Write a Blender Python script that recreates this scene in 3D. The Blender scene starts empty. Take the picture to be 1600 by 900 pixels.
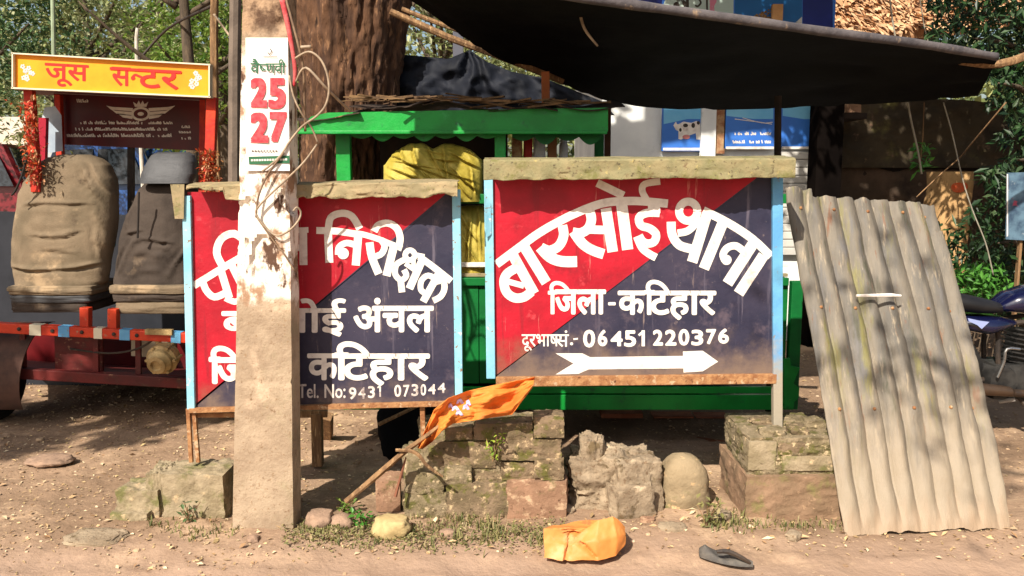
import bpy, bmesh, math, random
from mathutils import Vector, Matrix, noise
from mathutils.geometry import tessellate_polygon
R = math.radians
SC = bpy.context.scene
COL = SC.collection
random.seed(7)

# ---------------------------------------------------------------- camera
FPX, PITCH, EYE = 1300.0, R(7.45), 1.40
cam = bpy.data.cameras.new("camera")
cam.sensor_width = 36.0
cam.lens = 36.0 * FPX / 1600.0
cam.clip_start, cam.clip_end = 0.05, 2000
cam_o = bpy.data.objects.new("camera", cam)
COL.objects.link(cam_o)
cam_o.location = (0, 0, EYE)
cam_o.rotation_euler = (R(90) - PITCH, 0, 0)
SC.camera = cam_o

# ---------------------------------------------------------------- world, sun, exposure
SUN = Vector((-0.52, -1.0, 1.05)).normalized()       # towards the sun
W = bpy.data.worlds.new("World")
SC.world = W
W.use_nodes = True
wn = W.node_tree
sky = wn.nodes.new("ShaderNodeTexSky")
sky.sky_type = 'NISHITA'
sky.sun_disc = False
sky.sun_elevation = math.asin(SUN.z)
sky.sun_rotation = math.atan2(SUN.x, SUN.y)
sky.air_density = 1.2
sky.dust_density = 3.0
wn.links.new(sky.outputs[0], wn.nodes["Background"].inputs[0])
wn.nodes["Background"].inputs[1].default_value = 0.08
sl = bpy.data.lights.new("sun", 'SUN')
sl.energy = 5.0
sl.angle = R(0.5)
sl.color = (1.0, 0.93, 0.83)
so = bpy.data.objects.new("sun", sl)
COL.objects.link(so)
so.rotation_euler = SUN.to_track_quat('Z', 'Y').to_euler()
SC.view_settings.view_transform = 'Standard'
SC.view_settings.look = 'None'
SC.view_settings.exposure = 0.76
SC.view_settings.gamma = 1.0
SC.cycles.max_bounces = 6
SC.cycles.use_denoising = True

# ---------------------------------------------------------------- measuring the photograph (1600 x 900)
CP, SP = math.cos(PITCH), math.sin(PITCH)
def ray(px, py):
    v = (450 - py) / FPX
    return Vector(((px - 800) / FPX, CP + v * SP, v * CP - SP))
def P(px, py, Y):
    """the point of the upright plane at distance Y seen at that pixel"""
    d = ray(px, py)
    return Vector((d.x * Y / d.y, Y, EYE + d.z * Y / d.y))
def G(px, py, z=0.0):
    d = ray(px, py)
    t = (z - EYE) / d.z
    return Vector((d.x * t, d.y * t, z))

def lin(c):
    c /= 255.0
    return c / 12.92 if c <= 0.04045 else ((c + 0.055) / 1.055) ** 2.4
def S(r, g, b):
    return (lin(r), lin(g), lin(b))

# ---------------------------------------------------------------- materials
def _rgba(c):
    return (c[0], c[1], c[2], 1.0)
def mat(name, c1, c2=None, scale=8.0, rough=0.85, bump=0.0, bscale=None, metal=0.0, spots=(), zfade=(),
        stretch=(1, 1, 1), spec=0.3, transl=0.0, coat=0.0, lo=0.35, hi=0.65):
    m = bpy.data.materials.new(name)
    m.use_nodes = True
    t = m.node_tree
    N, L = t.nodes, t.links
    b = N["Principled BSDF"]
    b.inputs["Roughness"].default_value = rough
    b.inputs["Metallic"].default_value = metal
    b.inputs["Specular IOR Level"].default_value = spec
    b.inputs["Coat Weight"].default_value = coat
    tc = N.new("ShaderNodeTexCoord")
    mp = N.new("ShaderNodeMapping")
    mp.inputs["Scale"].default_value = stretch
    L.new(tc.outputs["Object"], mp.inputs["Vector"])
    def nz(sc, det=6.0, off=0.0, ro=0.6):
        n = N.new("ShaderNodeTexNoise")
        n.inputs["Scale"].default_value = sc
        n.inputs["Detail"].default_value = det
        n.inputs["Roughness"].default_value = ro
        if off:
            a = N.new("ShaderNodeVectorMath")
            a.operation = 'ADD'
            a.inputs[1].default_value = (off, off * 1.7, off * 0.3)
            L.new(mp.outputs[0], a.inputs[0])
            L.new(a.outputs[0], n.inputs["Vector"])
        else:
            L.new(mp.outputs[0], n.inputs["Vector"])
        return n.outputs["Fac"]
    def ramp(src, a, z):
        r = N.new("ShaderNodeMapRange")
        r.inputs["From Min"].default_value = a
        r.inputs["From Max"].default_value = z
        r.interpolation_type = 'SMOOTHSTEP'
        L.new(src, r.inputs["Value"])
        return r.outputs["Result"]
    def mix(fac, a, bb):
        x = N.new("ShaderNodeMix")
        x.data_type = 'RGBA'
        if hasattr(fac, "links"):
            L.new(fac, x.inputs[0])
        else:
            x.inputs[0].default_value = fac
        for k, s in ((6, a), (7, bb)):
            if hasattr(s, "links"):
                L.new(s, x.inputs[k])
            else:
                x.inputs[k].default_value = _rgba(s)
        return x.outputs[2]
    col = c1
    if c2 is not None:
        col = mix(ramp(nz(scale), lo, hi), c1, c2)
    k = 3.1
    for (c, sc, a, z, *st) in spots:
        if st:                                   # streaks: the pattern drawn out along one axis
            keep = mp
            mp = N.new("ShaderNodeMapping")
            mp.inputs["Scale"].default_value = st[0]
            L.new(tc.outputs["Object"], mp.inputs["Vector"])
            src = nz(sc, 8, k, 0.65)
            mp = keep
        else:
            src = nz(sc, 8, k, 0.65)
        col = mix(ramp(src, a, z), col, c)
        k += 4.7
    for (z0, z1, c, sc, *axn) in zfade:           # paint or rust that has worn along the height of the thing
        sx = N.new("ShaderNodeSeparateXYZ")
        L.new(tc.outputs["Object"], sx.inputs[0])
        a = N.new("ShaderNodeMath")
        a.operation = 'MULTIPLY_ADD'
        L.new(nz(sc, 8, k), a.inputs[0])
        a.inputs[1].default_value = (z1 - z0) * 1.6
        L.new(sx.outputs[axn[0] if axn else 2], a.inputs[2])
        off = (z1 - z0) * 0.8
        col = mix(ramp(a.outputs[0], z0 + off, z1 + off), col, c)
        k += 2.9
    if hasattr(col, "links"):
        L.new(col, b.inputs["Base Color"])
    else:
        b.inputs["Base Color"].default_value = _rgba(col)
    if bump:
        bn = N.new("ShaderNodeBump")
        bn.inputs["Strength"].default_value = bump
        bn.inputs["Distance"].default_value = 0.01
        L.new(nz(bscale or scale * 4, 8), bn.inputs["Height"])
        L.new(bn.outputs[0], b.inputs["Normal"])
    if transl:
        tr = N.new("ShaderNodeBsdfTranslucent")
        if hasattr(col, "links"):
            L.new(col, tr.inputs[0])
        else:
            tr.inputs[0].default_value = _rgba(col)
        ms = N.new("ShaderNodeMixShader")
        ms.inputs[0].default_value = transl
        L.new(b.outputs[0], ms.inputs[1])
        L.new(tr.outputs[0], ms.inputs[2])
        L.new(ms.outputs[0], N["Material Output"].inputs[0])
    return m

def leafmat(name, cols, rough=0.55, transl=0.3):
    m = bpy.data.materials.new(name)
    m.use_nodes = True
    t = m.node_tree
    N, L = t.nodes, t.links
    b = N["Principled BSDF"]
    b.inputs["Roughness"].default_value = rough
    b.inputs["Specular IOR Level"].default_value = 0.35
    g = N.new("ShaderNodeNewGeometry")
    r = N.new("ShaderNodeValToRGB")
    el = r.color_ramp.elements
    el[0].color, el[1].color = _rgba(cols[0]), _rgba(cols[-1])
    for i, c in enumerate(cols[1:-1]):
        e = el.new((i + 1) / (len(cols) - 1))
        e.color = _rgba(c)
    L.new(g.outputs["Random Per Island"], r.inputs[0])
    L.new(r.outputs[0], b.inputs["Base Color"])
    tr = N.new("ShaderNodeBsdfTranslucent")
    L.new(r.outputs[0], tr.inputs[0])
    ms = N.new("ShaderNodeMixShader")
    ms.inputs[0].default_value = transl
    L.new(b.outputs[0], ms.inputs[1])
    L.new(tr.outputs[0], ms.inputs[2])
    L.new(ms.outputs[0], N["Material Output"].inputs[0])
    return m

# ---------------------------------------------------------------- mesh building (world coordinates)
def nzv(p, s, seed=0.0):
    return noise.noise(Vector(p) * s + Vector((seed, seed * 1.3, -seed)))
def fbm(p, s, seed=0.0, o=4):
    return noise.fractal(Vector(p) * s + Vector((seed, seed * 1.3, -seed)), 1.0, 2.0, o)

def crease(x, z, lines, h, w):
    """height of folded cloth at (x, z): a ridge with a trough beside it along each line ((x0, z0), (x1, z1), strength)"""
    d = 0.0
    for (a, b, s) in lines:
        ex, ez = b[0] - a[0], b[1] - a[1]
        ll = math.hypot(ex, ez)
        t = ((x - a[0]) * ex + (z - a[1]) * ez) / (ll * ll)
        if -0.25 < t < 1.25:
            end = max(0.0, 1 - abs(2 * t - 1) ** 3 * 0.8) if 0 <= t <= 1 else 0.2 * (1 - min(1, 4 * max(-t, t - 1)))
            g_ = ((x - a[0]) * ez - (z - a[1]) * ex) / ll
            g_ += 0.25 * w * math.sin(t * 9)
            d += s * end * (math.exp(-(g_ / w) ** 2) - 0.75 * math.exp(-((g_ - 1.5 * w) / w) ** 2))
    return d * h

class MB:
    def __init__(self):
        self.v, self.f, self.m = [], [], []
    def add(self, vs, fs, mi=0):
        n = len(self.v)
        self.v += [Vector(p) for p in vs]
        self.f += [tuple(i + n for i in q) for q in fs]
        self.m += [mi] * len(fs)
        return self
    def box(self, x0, x1, y0, y1, z0, z1, mi=0):
        return self.add([(x0, y0, z0), (x1, y0, z0), (x1, y1, z0), (x0, y1, z0), (x0, y0, z1), (x1, y0, z1), (x1, y1, z1), (x0, y1, z1)],
                        [(0, 3, 2, 1), (4, 5, 6, 7), (0, 1, 5, 4), (1, 2, 6, 5), (2, 3, 7, 6), (3, 0, 4, 7)], mi)
    def quadbox(self, a, b, c, d, depth, mi=0):
        """front face a b c d (any corners), pushed back by the vector depth"""
        k = Vector(depth)
        vs = [Vector(q) for q in (a, b, c, d)]
        vs += [q + k for q in vs]
        return self.add(vs, [(0, 1, 2, 3), (7, 6, 5, 4), (1, 0, 4, 5), (2, 1, 5, 6), (3, 2, 6, 7), (0, 3, 7, 4)], mi)
    def bar(self, p, q, w, h, up=(0, 0, 1), mi=0):
        p, q = Vector(p), Vector(q)
        d = (q - p).normalized()
        u = Vector(up)
        s = d.cross(u)
        if s.length < 1e-4:
            s = d.cross(Vector((0, 1, 0)))
        s.normalize()
        u = s.cross(d).normalized()
        c = [s * (-w / 2) + u * (-h / 2), s * (w / 2) + u * (-h / 2), s * (w / 2) + u * (h / 2), s * (-w / 2) + u * (h / 2)]
        return self.add([p + k for k in c] + [q + k for k in c],
                        [(3, 2, 1, 0), (4, 5, 6, 7), (0, 1, 5, 4), (1, 2, 6, 5), (2, 3, 7, 6), (3, 0, 4, 7)], mi)
    def tube(self, pts, r, n=8, mi=0, caps=True, wob=0.0, smoothpath=0):
        pts = [Vector(p) for p in pts]
        rs = list(r) if hasattr(r, "__len__") else [r] * len(pts)
        if smoothpath:
            a, ra = [], []
            for i in range(len(pts) - 1):
                p0, p1, p2, p3 = pts[max(i - 1, 0)], pts[i], pts[i + 1], pts[min(i + 2, len(pts) - 1)]
                for k in range(smoothpath):
                    t = k / smoothpath
                    a.append(0.5 * ((2 * p1) + (p2 - p0) * t + (2 * p0 - 5 * p1 + 4 * p2 - p3) * t * t + (3 * p1 - p0 - 3 * p2 + p3) * t ** 3))
                    ra.append(rs[i] * (1 - t) + rs[i + 1] * t)
            a.append(pts[-1]); ra.append(rs[-1])
            pts, rs = a, ra
        vs, fs = [], []
        ref = None
        for i, p in enumerate(pts):
            d = (pts[min(i + 1, len(pts) - 1)] - pts[max(i - 1, 0)])
            d = d.normalized() if d.length > 1e-9 else Vector((0, 0, 1))
            if ref is None:
                ref = d.orthogonal().normalized()
            ref = (ref - d * ref.dot(d))
            ref = ref.normalized() if ref.length > 1e-6 else d.orthogonal().normalized()
            s = d.cross(ref)
            for k in range(n):
                a = 2 * math.pi * k / n
                rr = rs[i] * (1 + (wob * nzv(p + ref * math.cos(a), 9.0) if wob else 0))
                vs.append(p + (ref * math.cos(a) + s * math.sin(a)) * rr)
        for i in range(len(pts) - 1):
            for k in range(n):
                k2 = (k + 1) % n
                fs.append((i * n + k, i * n + k2, (i + 1) * n + k2, (i + 1) * n + k))
        if caps:
            fs.append(tuple(range(n - 1, -1, -1)))
            fs.append(tuple((len(pts) - 1) * n + k for k in range(n)))
        return self.add(vs, fs, mi)
    def loft(self, rings, mi=0, cap0=True, cap1=True):
        n = len(rings[0])
        vs = [p for r in rings for p in r]
        fs = []
        for i in range(len(rings) - 1):
            for k in range(n):
                k2 = (k + 1) % n
                fs.append((i * n + k, i * n + k2, (i + 1) * n + k2, (i + 1) * n + k))
        if cap0:
            fs.append(tuple(range(n - 1, -1, -1)))
        if cap1:
            fs.append(tuple((len(rings) - 1) * n + k for k in range(n)))
        return self.add(vs, fs, mi)
    def sheet(self, fn, nu, nv, thick=None, mi=0):
        """grid fn(u, v); thick = vector by which the back side is set off"""
        vs = [Vector(fn(i / nu, j / nv)) for j in range(nv + 1) for i in range(nu + 1)]
        W_ = nu + 1
        fs = [(j * W_ + i, j * W_ + i + 1, (j + 1) * W_ + i + 1, (j + 1) * W_ + i) for j in range(nv) for i in range(nu)]
        if thick is not None:
            k = Vector(thick)
            n = len(vs)
            vs = vs + [p + k for p in vs]
            fs = fs + [tuple(reversed([a + n for a in q])) for q in fs]
            rim = [i for i in range(W_)] + [j * W_ + nu for j in range(1, nv + 1)] + [nv * W_ + i for i in range(nu - 1, -1, -1)] + [j * W_ for j in range(nv - 1, 0, -1)]
            for a, b in zip(rim, rim[1:] + rim[:1]):
                fs.append((b, a, a + n, b + n))
        return self.add(vs, fs, mi)
    def lathe(self, c, axis, prof, n=24, mi=0, ref=None):
        """prof = list of (distance along axis, radius)"""
        c, ax = Vector(c), Vector(axis).normalized()
        r = (Vector(ref) if ref else ax.orthogonal()).normalized()
        s = ax.cross(r)
        rings = [[c + ax * a + (r * math.cos(2 * math.pi * k / n) + s * math.sin(2 * math.pi * k / n)) * max(q, 1e-4) for k in range(n)] for a, q in prof]
        return self.loft(rings, mi)
    def rock(self, c, size, seed=0, sub=3, amp=0.15, blocky=0.5, rot=0.0, fine=0.03, mi=0):
        bm = bmesh.new()
        bmesh.ops.create_cube(bm, size=2.0)
        bmesh.ops.subdivide_edges(bm, edges=bm.edges[:], cuts=sub, use_grid_fill=True)
        M = Matrix.Rotation(rot, 3, 'Z')
        vs = []
        for q in bm.verts:
            p = q.co.copy()
            s = p.normalized()
            p = p * blocky + s * (1.15 * (1 - blocky))
            d = 1 + amp * fbm(s, 1.6, seed * 7.3) + fine * fbm(s, 6.0, seed * 3.1) + fine * 0.55 * fbm(s, 17.0, seed * 1.7)
            p = Vector((p.x * size[0] / 2, p.y * size[1] / 2, p.z * size[2] / 2)) * d
            vs.append(Vector(c) + M @ p)
        bm.verts.index_update()
        fs = [tuple(w.index for w in f.verts) for f in bm.faces]
        bm.free()
        return self.add(vs, fs, mi)
    def leaf(self, p, d, up, l, w, mi=0):
        d = d.normalized()
        s = d.cross(up)
        s = s.normalized() if s.length > 1e-5 else d.orthogonal().normalized()
        n = s.cross(d)
        self.add([p, p + d * l * 0.5 + s * w / 2 + n * w * 0.18, p + d * l, p + d * l * 0.5 - s * w / 2 + n * w * 0.18], [(0, 1, 2), (0, 2, 3)], mi)
    def build(self, name, m, parent=None, smooth=False, bevel=0.0, origin=None, angle=35, **tags):
        mats = m if isinstance(m, (list, tuple)) else [m]
        if parent is not None:
            o0 = ORI[parent.name]
        elif origin is not None:
            o0 = Vector(origin)
        else:
            xs = [v.x for v in self.v]; ys = [v.y for v in self.v]; zs = [v.z for v in self.v]
            o0 = Vector(((min(xs) + max(xs)) / 2, (min(ys) + max(ys)) / 2, min(zs)))
        me = bpy.data.meshes.new(name)
        me.from_pydata([v - o0 for v in self.v], [], self.f)
        for k in mats:
            me.materials.append(k)
        if len(mats) > 1:
            me.polygons.foreach_set("material_index", self.m)
        if bevel:
            bm = bmesh.new(); bm.from_mesh(me)
            es = [e for e in bm.edges if len(e.link_faces) == 2 and e.calc_face_angle(0) > 0.6]
            bmesh.ops.bevel(bm, geom=es, offset=bevel, segments=2, affect='EDGES', profile=0.6, clamp_overlap=True)
            bm.to_mesh(me); bm.free()
        if smooth:
            me.polygons.foreach_set("use_smooth", [True] * len(me.polygons))
            if angle < 180:
                me.set_sharp_from_angle(angle=R(angle))
        me.validate()
        o = bpy.data.objects.new(name, me)
        COL.objects.link(o)
        if parent is not None:
            o.parent = parent
            ORI[o.name] = ORI[parent.name].copy()
        else:
            o.location = o0
            ORI[o.name] = o0.copy()
        for k, val in tags.items():
            if val:
                o[k] = val
        return o
ORI = {}
def thing(name, label, cat, loc, group=None):
    o = bpy.data.objects.new(name, None)
    o.empty_display_size = 0.1
    COL.objects.link(o)
    o.location = loc
    ORI[o.name] = Vector(loc)
    o["label"] = label; o["category"] = cat
    if group:
        o["group"] = group
    return o

# ---------------------------------------------------------------- painted lettering
def flat_to_mb(mb, pts2, faces, place, k=0):
    mb.add([place(x, y, k) for x, y in pts2], faces)
def stroke(mb, pts, w, place, lift=0, sm=4, taper=None):
    """a brush stroke of width w along pts (2-D); place(x, y, k) puts it on the board"""
    a = []
    P2 = [Vector((p[0], p[1])) for p in pts]
    if sm > 1 and len(P2) > 2:
        for i in range(len(P2) - 1):
            p0, p1, p2, p3 = P2[max(i - 1, 0)], P2[i], P2[i + 1], P2[min(i + 2, len(P2) - 1)]
            for q in range(sm):
                t = q / sm
                a.append(0.5 * ((2 * p1) + (p2 - p0) * t + (2 * p0 - 5 * p1 + 4 * p2 - p3) * t * t + (3 * p1 - p0 - 3 * p2 + p3) * t ** 3))
        a.append(P2[-1])
    else:
        a = P2
    vs, fs = [], []
    for i, p in enumerate(a):
        d = a[min(i + 1, len(a) - 1)] - a[max(i - 1, 0)]
        if d.length < 1e-6:
            d = Vector((1, 0))
        d.normalize()
        n = Vector((-d.y, d.x))
        ww = w if not taper else w * (taper[0] + (taper[1] - taper[0]) * i / max(1, len(a) - 1))
        for s in (-1, 1):
            q = p + n * s * ww / 2
            vs.append(place(q.x, q.y, lift))
    for i in range(len(a) - 1):
        fs.append((2 * i, 2 * i + 1, 2 * i + 3, 2 * i + 2))
    mb.add(vs, fs)
def blob(mb, c, r, place, lift=0, n=14, ry=None):
    vs = [place(c[0] + r * math.cos(2 * math.pi * k / n), c[1] + (ry or r) * math.sin(2 * math.pi * k / n), lift) for k in range(n)]
    mb.add(vs, [tuple(range(n))])
def poly(mb, pts, place, lift=0):
    """a flat shape with an outline (may be concave)"""
    tris = tessellate_polygon([[Vector((p[0], p[1], 0)) for p in pts]])
    mb.add([place(p[0], p[1], lift) for p in pts], [tuple(t) for t in tris])
_txt = {}
def glyphs(s):
    if s not in _txt:
        c = bpy.data.curves.new("lettering_outline", "FONT")
        c.body = s
        c.size = 1.0
        c.resolution_u = 4
        o = bpy.data.objects.new("lettering_outline", c)
        COL.objects.link(o)
        bpy.context.view_layer.update()
        me = bpy.data.meshes.new_from_object(o.evaluated_get(bpy.context.evaluated_depsgraph_get()))
        _txt[s] = ([(v.co.x, v.co.y) for v in me.vertices], [tuple(p.vertices) for p in me.polygons])
        bpy.data.objects.remove(o); bpy.data.curves.remove(c); bpy.data.meshes.remove(me)
    return _txt[s]
def text(mb, s, box, place, bold=0.0, lift=0, slope=0.0, cut=None, square=False):
    """lettering filling the box (x0, y0, x1, y1) of the photograph's board, y downwards"""
    vs, fs = glyphs(s)
    if cut:                                       # a half form: drop what lies right of the cut
        fs = [f for f in fs if all(vs[i][0] <= cut for i in f)]
        us = {i for f in fs for i in f}
    else:
        us = range(len(vs))
    xs = [vs[i][0] for i in us]; ys = [vs[i][1] for i in us]
    x0, x1, y0, y1 = min(xs), max(xs), min(ys), max(ys)
    b = bold
    sx = (box[2] - box[0] - 2 * b) / (x1 - x0); sy = (box[3] - box[1] - 2 * b) / (y1 - y0)
    k = lift
    offs = [(0, 0)] + ([(b * math.cos(a), b * math.sin(a)) for a in [i * math.pi / 4 for i in range(8)]] if b else [])
    if square and b:
        offs = [(b * i / 2, b * j / 2) for i in (-2, -1, 0, 1, 2) for j in (-2, 0, 2)]
    for ox, oy in offs:
        pp = [(box[0] + b + (x - x0) * sx + ox, box[3] - b - (y - y0) * sy + oy) for x, y in vs]
        pp = [(x, y + slope * (x - box[0])) for x, y in pp]
        mb.add([place(x, y, k) for x, y in pp], fs)
        k += 0.06
def board(Y, base=0.0008):
    """place() for an upright board whose face is at distance Y; lift k is in millimetres"""
    return lambda x, y, k: P(x, y, Y) + Vector((0, -(base + k * 0.001), 0))

# ================================================================ GROUND
def axis(segs):
    a = []
    for x0, x1, st in segs:
        n = max(1, int(round((x1 - x0) / st)))
        a += [x0 + (x1 - x0) * i / n for i in range(n)]
    return a + [segs[-1][1]]
gx = axis([(-400, -40, 60), (-40, -8, 4), (-8, -3.0, 0.25), (-3.0, 3.0, 0.018), (3.0, 8, 0.25), (8, 40, 4), (40, 400, 60)])
gy = axis([(-60, -4, 8), (-4, 2.2, 0.4), (2.2, 4.6, 0.018), (4.6, 5.4, 0.04), (5.4, 9, 0.12), (9, 40, 3), (40, 500, 60)])
def gz(x, y):
    near = max(0.0, 1 - max(0, abs(x) - 3) / 4) * max(0.0, 1 - max(0, y - 6) / 5)
    z = 0.022 * fbm((x, y, 0), 0.9, 3) + near * (0.010 * fbm((x, y, 0), 5.0, 9) + 0.004 * fbm((x, y, 0), 19.0, 2))
    # the strip along the brick pillars lies a little higher than the wheel track in front
    z += 0.018 * math.exp(-((y - 3.2) / 0.22) ** 2) * (1 if -2.2 < x < 1.8 else 0.3)
    if 2.3 < y < 3.0 and abs(x) < 4:               # wheel ruts along the road edge, with worn tread marks
        for yc, w_ in ((2.62, 0.07), (2.86, 0.055)):
            e = (y - yc - 0.07 * math.sin(x * 0.8 + yc * 3) - 0.04 * nzv((x * 0.9, yc, 0), 1.0, 2)) / w_
            if abs(e) < 2.2:
                z += -0.005 * math.exp(-e * e) + 0.003 * math.exp(-((abs(e) - 1.5) / 0.4) ** 2)
                if abs(e) < 1:
                    z += 0.0022 * math.sin(x * 95 + abs(e) * 5) * max(0, 0.5 + fbm((x * 1.2, y, 0), 1.0, 5))
    return z - 0.01
g = MB()
nx = len(gx)
g.add([(x, y, gz(x, y)) for y in gy for x in gx],
      [(j * nx + i, j * nx + i + 1, (j + 1) * nx + i + 1, (j + 1) * nx + i) for j in range(len(gy) - 1) for i in range(nx - 1)])
M_dirt = mat("dry_earth", S(148, 122, 99), S(124, 101, 80), scale=1.1, rough=0.95, bump=0.7, bscale=42,
             spots=[(S(174, 146, 118), 2.7, 0.5, 0.68), (S(124, 96, 72), 6.0, 0.58, 0.76), (S(184, 156, 124), 38, 0.58, 0.70), (S(96, 74, 54), 60, 0.58, 0.72)], spec=0.1, zfade=[(3.28, 2.72, S(156, 130, 110), 2.2, 1)])
g.build("ground", M_dirt, smooth=True, angle=180, origin=(0, 0, 0), kind="structure")

# ================================================================ SHARED MATERIALS
M_white = mat("white_paint", S(222, 214, 202), S(198, 188, 178), scale=30, rough=0.6, bump=0.25, bscale=60, lo=0.4, hi=0.75, spots=[(S(186, 172, 160), 14, 0.56, 0.72), (S(140, 104, 98), 75, 0.67, 0.72)])
M_red = mat("red_paint", S(172, 18, 38), S(144, 16, 32), scale=4, rough=0.5, bump=0.25, bscale=24,
            spots=[(S(196, 84, 84), 70, 0.66, 0.74), (S(132, 16, 30), 7, 0.56, 0.72), (S(190, 60, 66), 16, 0.60, 0.74), (S(96, 44, 36), 90, 0.70, 0.74), (S(134, 22, 34), 6, 0.56, 0.68, (3.0, 3.0, 0.22)), (S(196, 110, 100), 9, 0.64, 0.72, (4.0, 4.0, 0.3))], zfade=[(0.36, 0.13, S(124, 78, 62), 12)])
M_navy = mat("navy_paint", S(38, 38, 56), S(52, 48, 64), scale=4, rough=0.5, bump=0.25, bscale=24,
             spots=[(S(140, 130, 130), 80, 0.66, 0.74), (S(78, 68, 78), 9, 0.54, 0.72), (S(34, 32, 50), 6, 0.56, 0.70), (S(104, 92, 92), 26, 0.63, 0.73), (S(86, 80, 92), 6, 0.56, 0.68, (3.0, 3.0, 0.22)), (S(128, 112, 106), 9, 0.64, 0.72, (4.0, 4.0, 0.3))], zfade=[(0.36, 0.12, S(110, 92, 80), 12)])
M_sky = mat("pale_blue_paint", S(142, 192, 204), S(118, 176, 196), scale=9, rough=0.5, bump=0.2, bscale=50,
            spots=[(S(128, 104, 82), 38, 0.60, 0.66), (S(214, 220, 210), 22, 0.62, 0.70)])
M_blue = mat("sky_blue_paint", S(84, 142, 186), S(96, 156, 190), scale=9, rough=0.5, bump=0.2, bscale=50,
             spots=[(S(120, 110, 98), 40, 0.62, 0.70)], zfade=[(0.42, 0.10, S(150, 140, 122), 16)])
M_rust = mat("rusty_iron", S(128, 84, 52), S(160, 118, 78), scale=26, rough=0.85, bump=0.5, bscale=90,
             spots=[(S(176, 150, 118), 30, 0.56, 0.66), (S(78, 44, 28), 44, 0.60, 0.70)])
M_dust = mat("dusty_sheet_metal", S(128, 116, 86), S(148, 130, 98), scale=18, rough=0.9, bump=0.3, bscale=80,
             spots=[(S(112, 108, 68), 12, 0.56, 0.70), (S(176, 152, 96), 40, 0.62, 0.70), (S(92, 66, 46), 24, 0.58, 0.68), (S(84, 70, 52), 70, 0.60, 0.68)])
M_wood = mat("weathered_wood", S(140, 108, 74), S(104, 78, 54), scale=9, rough=0.9, bump=0.5, bscale=40, stretch=(6, 6, 0.8),
             spots=[(S(176, 146, 106), 14, 0.55, 0.68)])
M_dark = mat("dark_iron", S(46, 40, 36), S(64, 52, 42), scale=20, rough=0.7, bump=0.3)
M_black = mat("black_plastic_sheet", (0.005, 0.005, 0.006), (0.008, 0.008, 0.008), scale=3, rough=0.9, bump=0.25, bscale=14, spec=0.04)

# ================================================================ RIGHT SIGNBOARD
YR = 3.50
b0 = P(990, 640, YR)
sg = thing("signboard", "larger red and navy painted signboard with a long white arrow under a phone number", "signboard", (b0.x, YR + 0.02, b0.z), "red and navy painted signboards")
def two_tone(name, Y, corners, cutTop, cutBot, par, thick=0.012):
    """board in two paints that meet along a slanting line: corners TL TR BR BL in pixels"""
    tl, tr, br, bl = [P(c[0], c[1], Y) for c in corners]
    ct, cb = [P(c[0], c[1], Y) for c in (cutTop, cutBot)]
    k = Vector((0, thick, 0))
    m = MB()
    if abs(cutBot[1] - corners[3][1]) < 2:           # meets the lower edge
        m.add([tl, ct, cb, bl], [(0, 3, 2, 1)], 0)
        m.add([ct, tr, br, cb], [(0, 3, 2, 1)], 1)
    else:                                            # meets the left edge
        m.add([tl, ct, cb], [(0, 2, 1)], 0)
        m.add([ct, tr, br, bl, cb], [(0, 4, 3, 2, 1)], 1)
    vs = [tl, tr, br, bl]
    vs = vs + [q + k for q in vs]
    m.add(vs, [(4, 5, 6, 7), (0, 1, 5, 4), (1, 2, 6, 5), (2, 3, 7, 6), (3, 0, 4, 7)], 2)
    return m.build(name, [M_red, M_navy, M_rust], par)
two_tone("panel", YR, [(769, 262), (1208, 262), (1209, 588), (773, 588)], (1203, 262), (773, 590), sg)
def post(Y, px0t, px1t, pyt, px0b, px1b, pyb, depth):
    return MB().quadbox(P(px0t, pyt, Y), P(px0b, pyb, Y), P(px1b, pyb, Y), P(px1t, pyt, Y), (0, depth, 0))
post(YR - 0.018, 756, 770, 268, 760, 774, 592, 0.035).build("side_rail", M_sky, sg, bevel=0.003)
post(YR - 0.018, 1207, 1224, 268, 1209, 1223, 668, 0.035).build("side_rail", M_blue, sg, bevel=0.003, label="right side rail and leg in stronger blue worn to bare metal low down")
# bent flap of tin on the left rail
f = MB()
f.quadbox(P(757, 300, YR - 0.03), P(759, 372, YR - 0.035), P(768, 366, YR - 0.022), P(767, 318, YR - 0.022), (0, 0.003, 0))
f.build("tin_flap", M_sky, sg)
m = MB()
q = [P(836, 588, YR - 0.02), P(773, 590, YR - 0.02)]
m.bar(P(775, 596, YR - 0.005), P(1212, 591, YR - 0.005), 0.03, 0.042)
m.build("bottom_rail", M_rust, sg, bevel=0.003)
# hood: sheet folded forward over the board with a drooping front lip
def hood(par, Y, px0, px1, pyt0, pyt1, lip, over, seed, wav=0.004, ragged=0.0, mm=None, thin=0.0):
    """px0..px1 wide; pyt0/pyt1 height of the ridge at its two ends; lip = height of the front face in m"""
    a, b = P(px0, pyt0, Y), P(px1, pyt1, Y)
    Yf = Y - over
    def fn(u, v):
        p = a.lerp(b, u)
        w = wav * fbm((u * 6, v * 3, seed), 1.0, seed)
        if v < 0.45:                                # back to front, nearly flat
            t = v / 0.45
            return Vector((p.x, Y + 0.03 - (over + 0.03) * t, p.z - 0.012 * t + w))
        t = (v - 0.45) / 0.55
        rg = ragged * max(0, fbm((u * 9, 0, seed), 1.0, seed + 5)) * t if ragged else 0
        lp = lip * (0.35 if u < thin else 1.0)
        dn = 0.006 * fbm((u * 22, t * 3, seed), 1.0, seed + 2) * t + 0.004 * max(0, fbm((u * 60, 0, seed), 1.0, seed + 9)) * (t > 0.9)
        return Vector((p.x, Yf - 0.006 * t + w * 1.5 + dn, p.z - 0.012 - lp * t + w + rg + dn * 0.6))
    return MB().sheet(fn, 140, 14, (0, 0.0015, -0.0025)).build("hood", mm or M_dust, par, smooth=True, angle=30)
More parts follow.
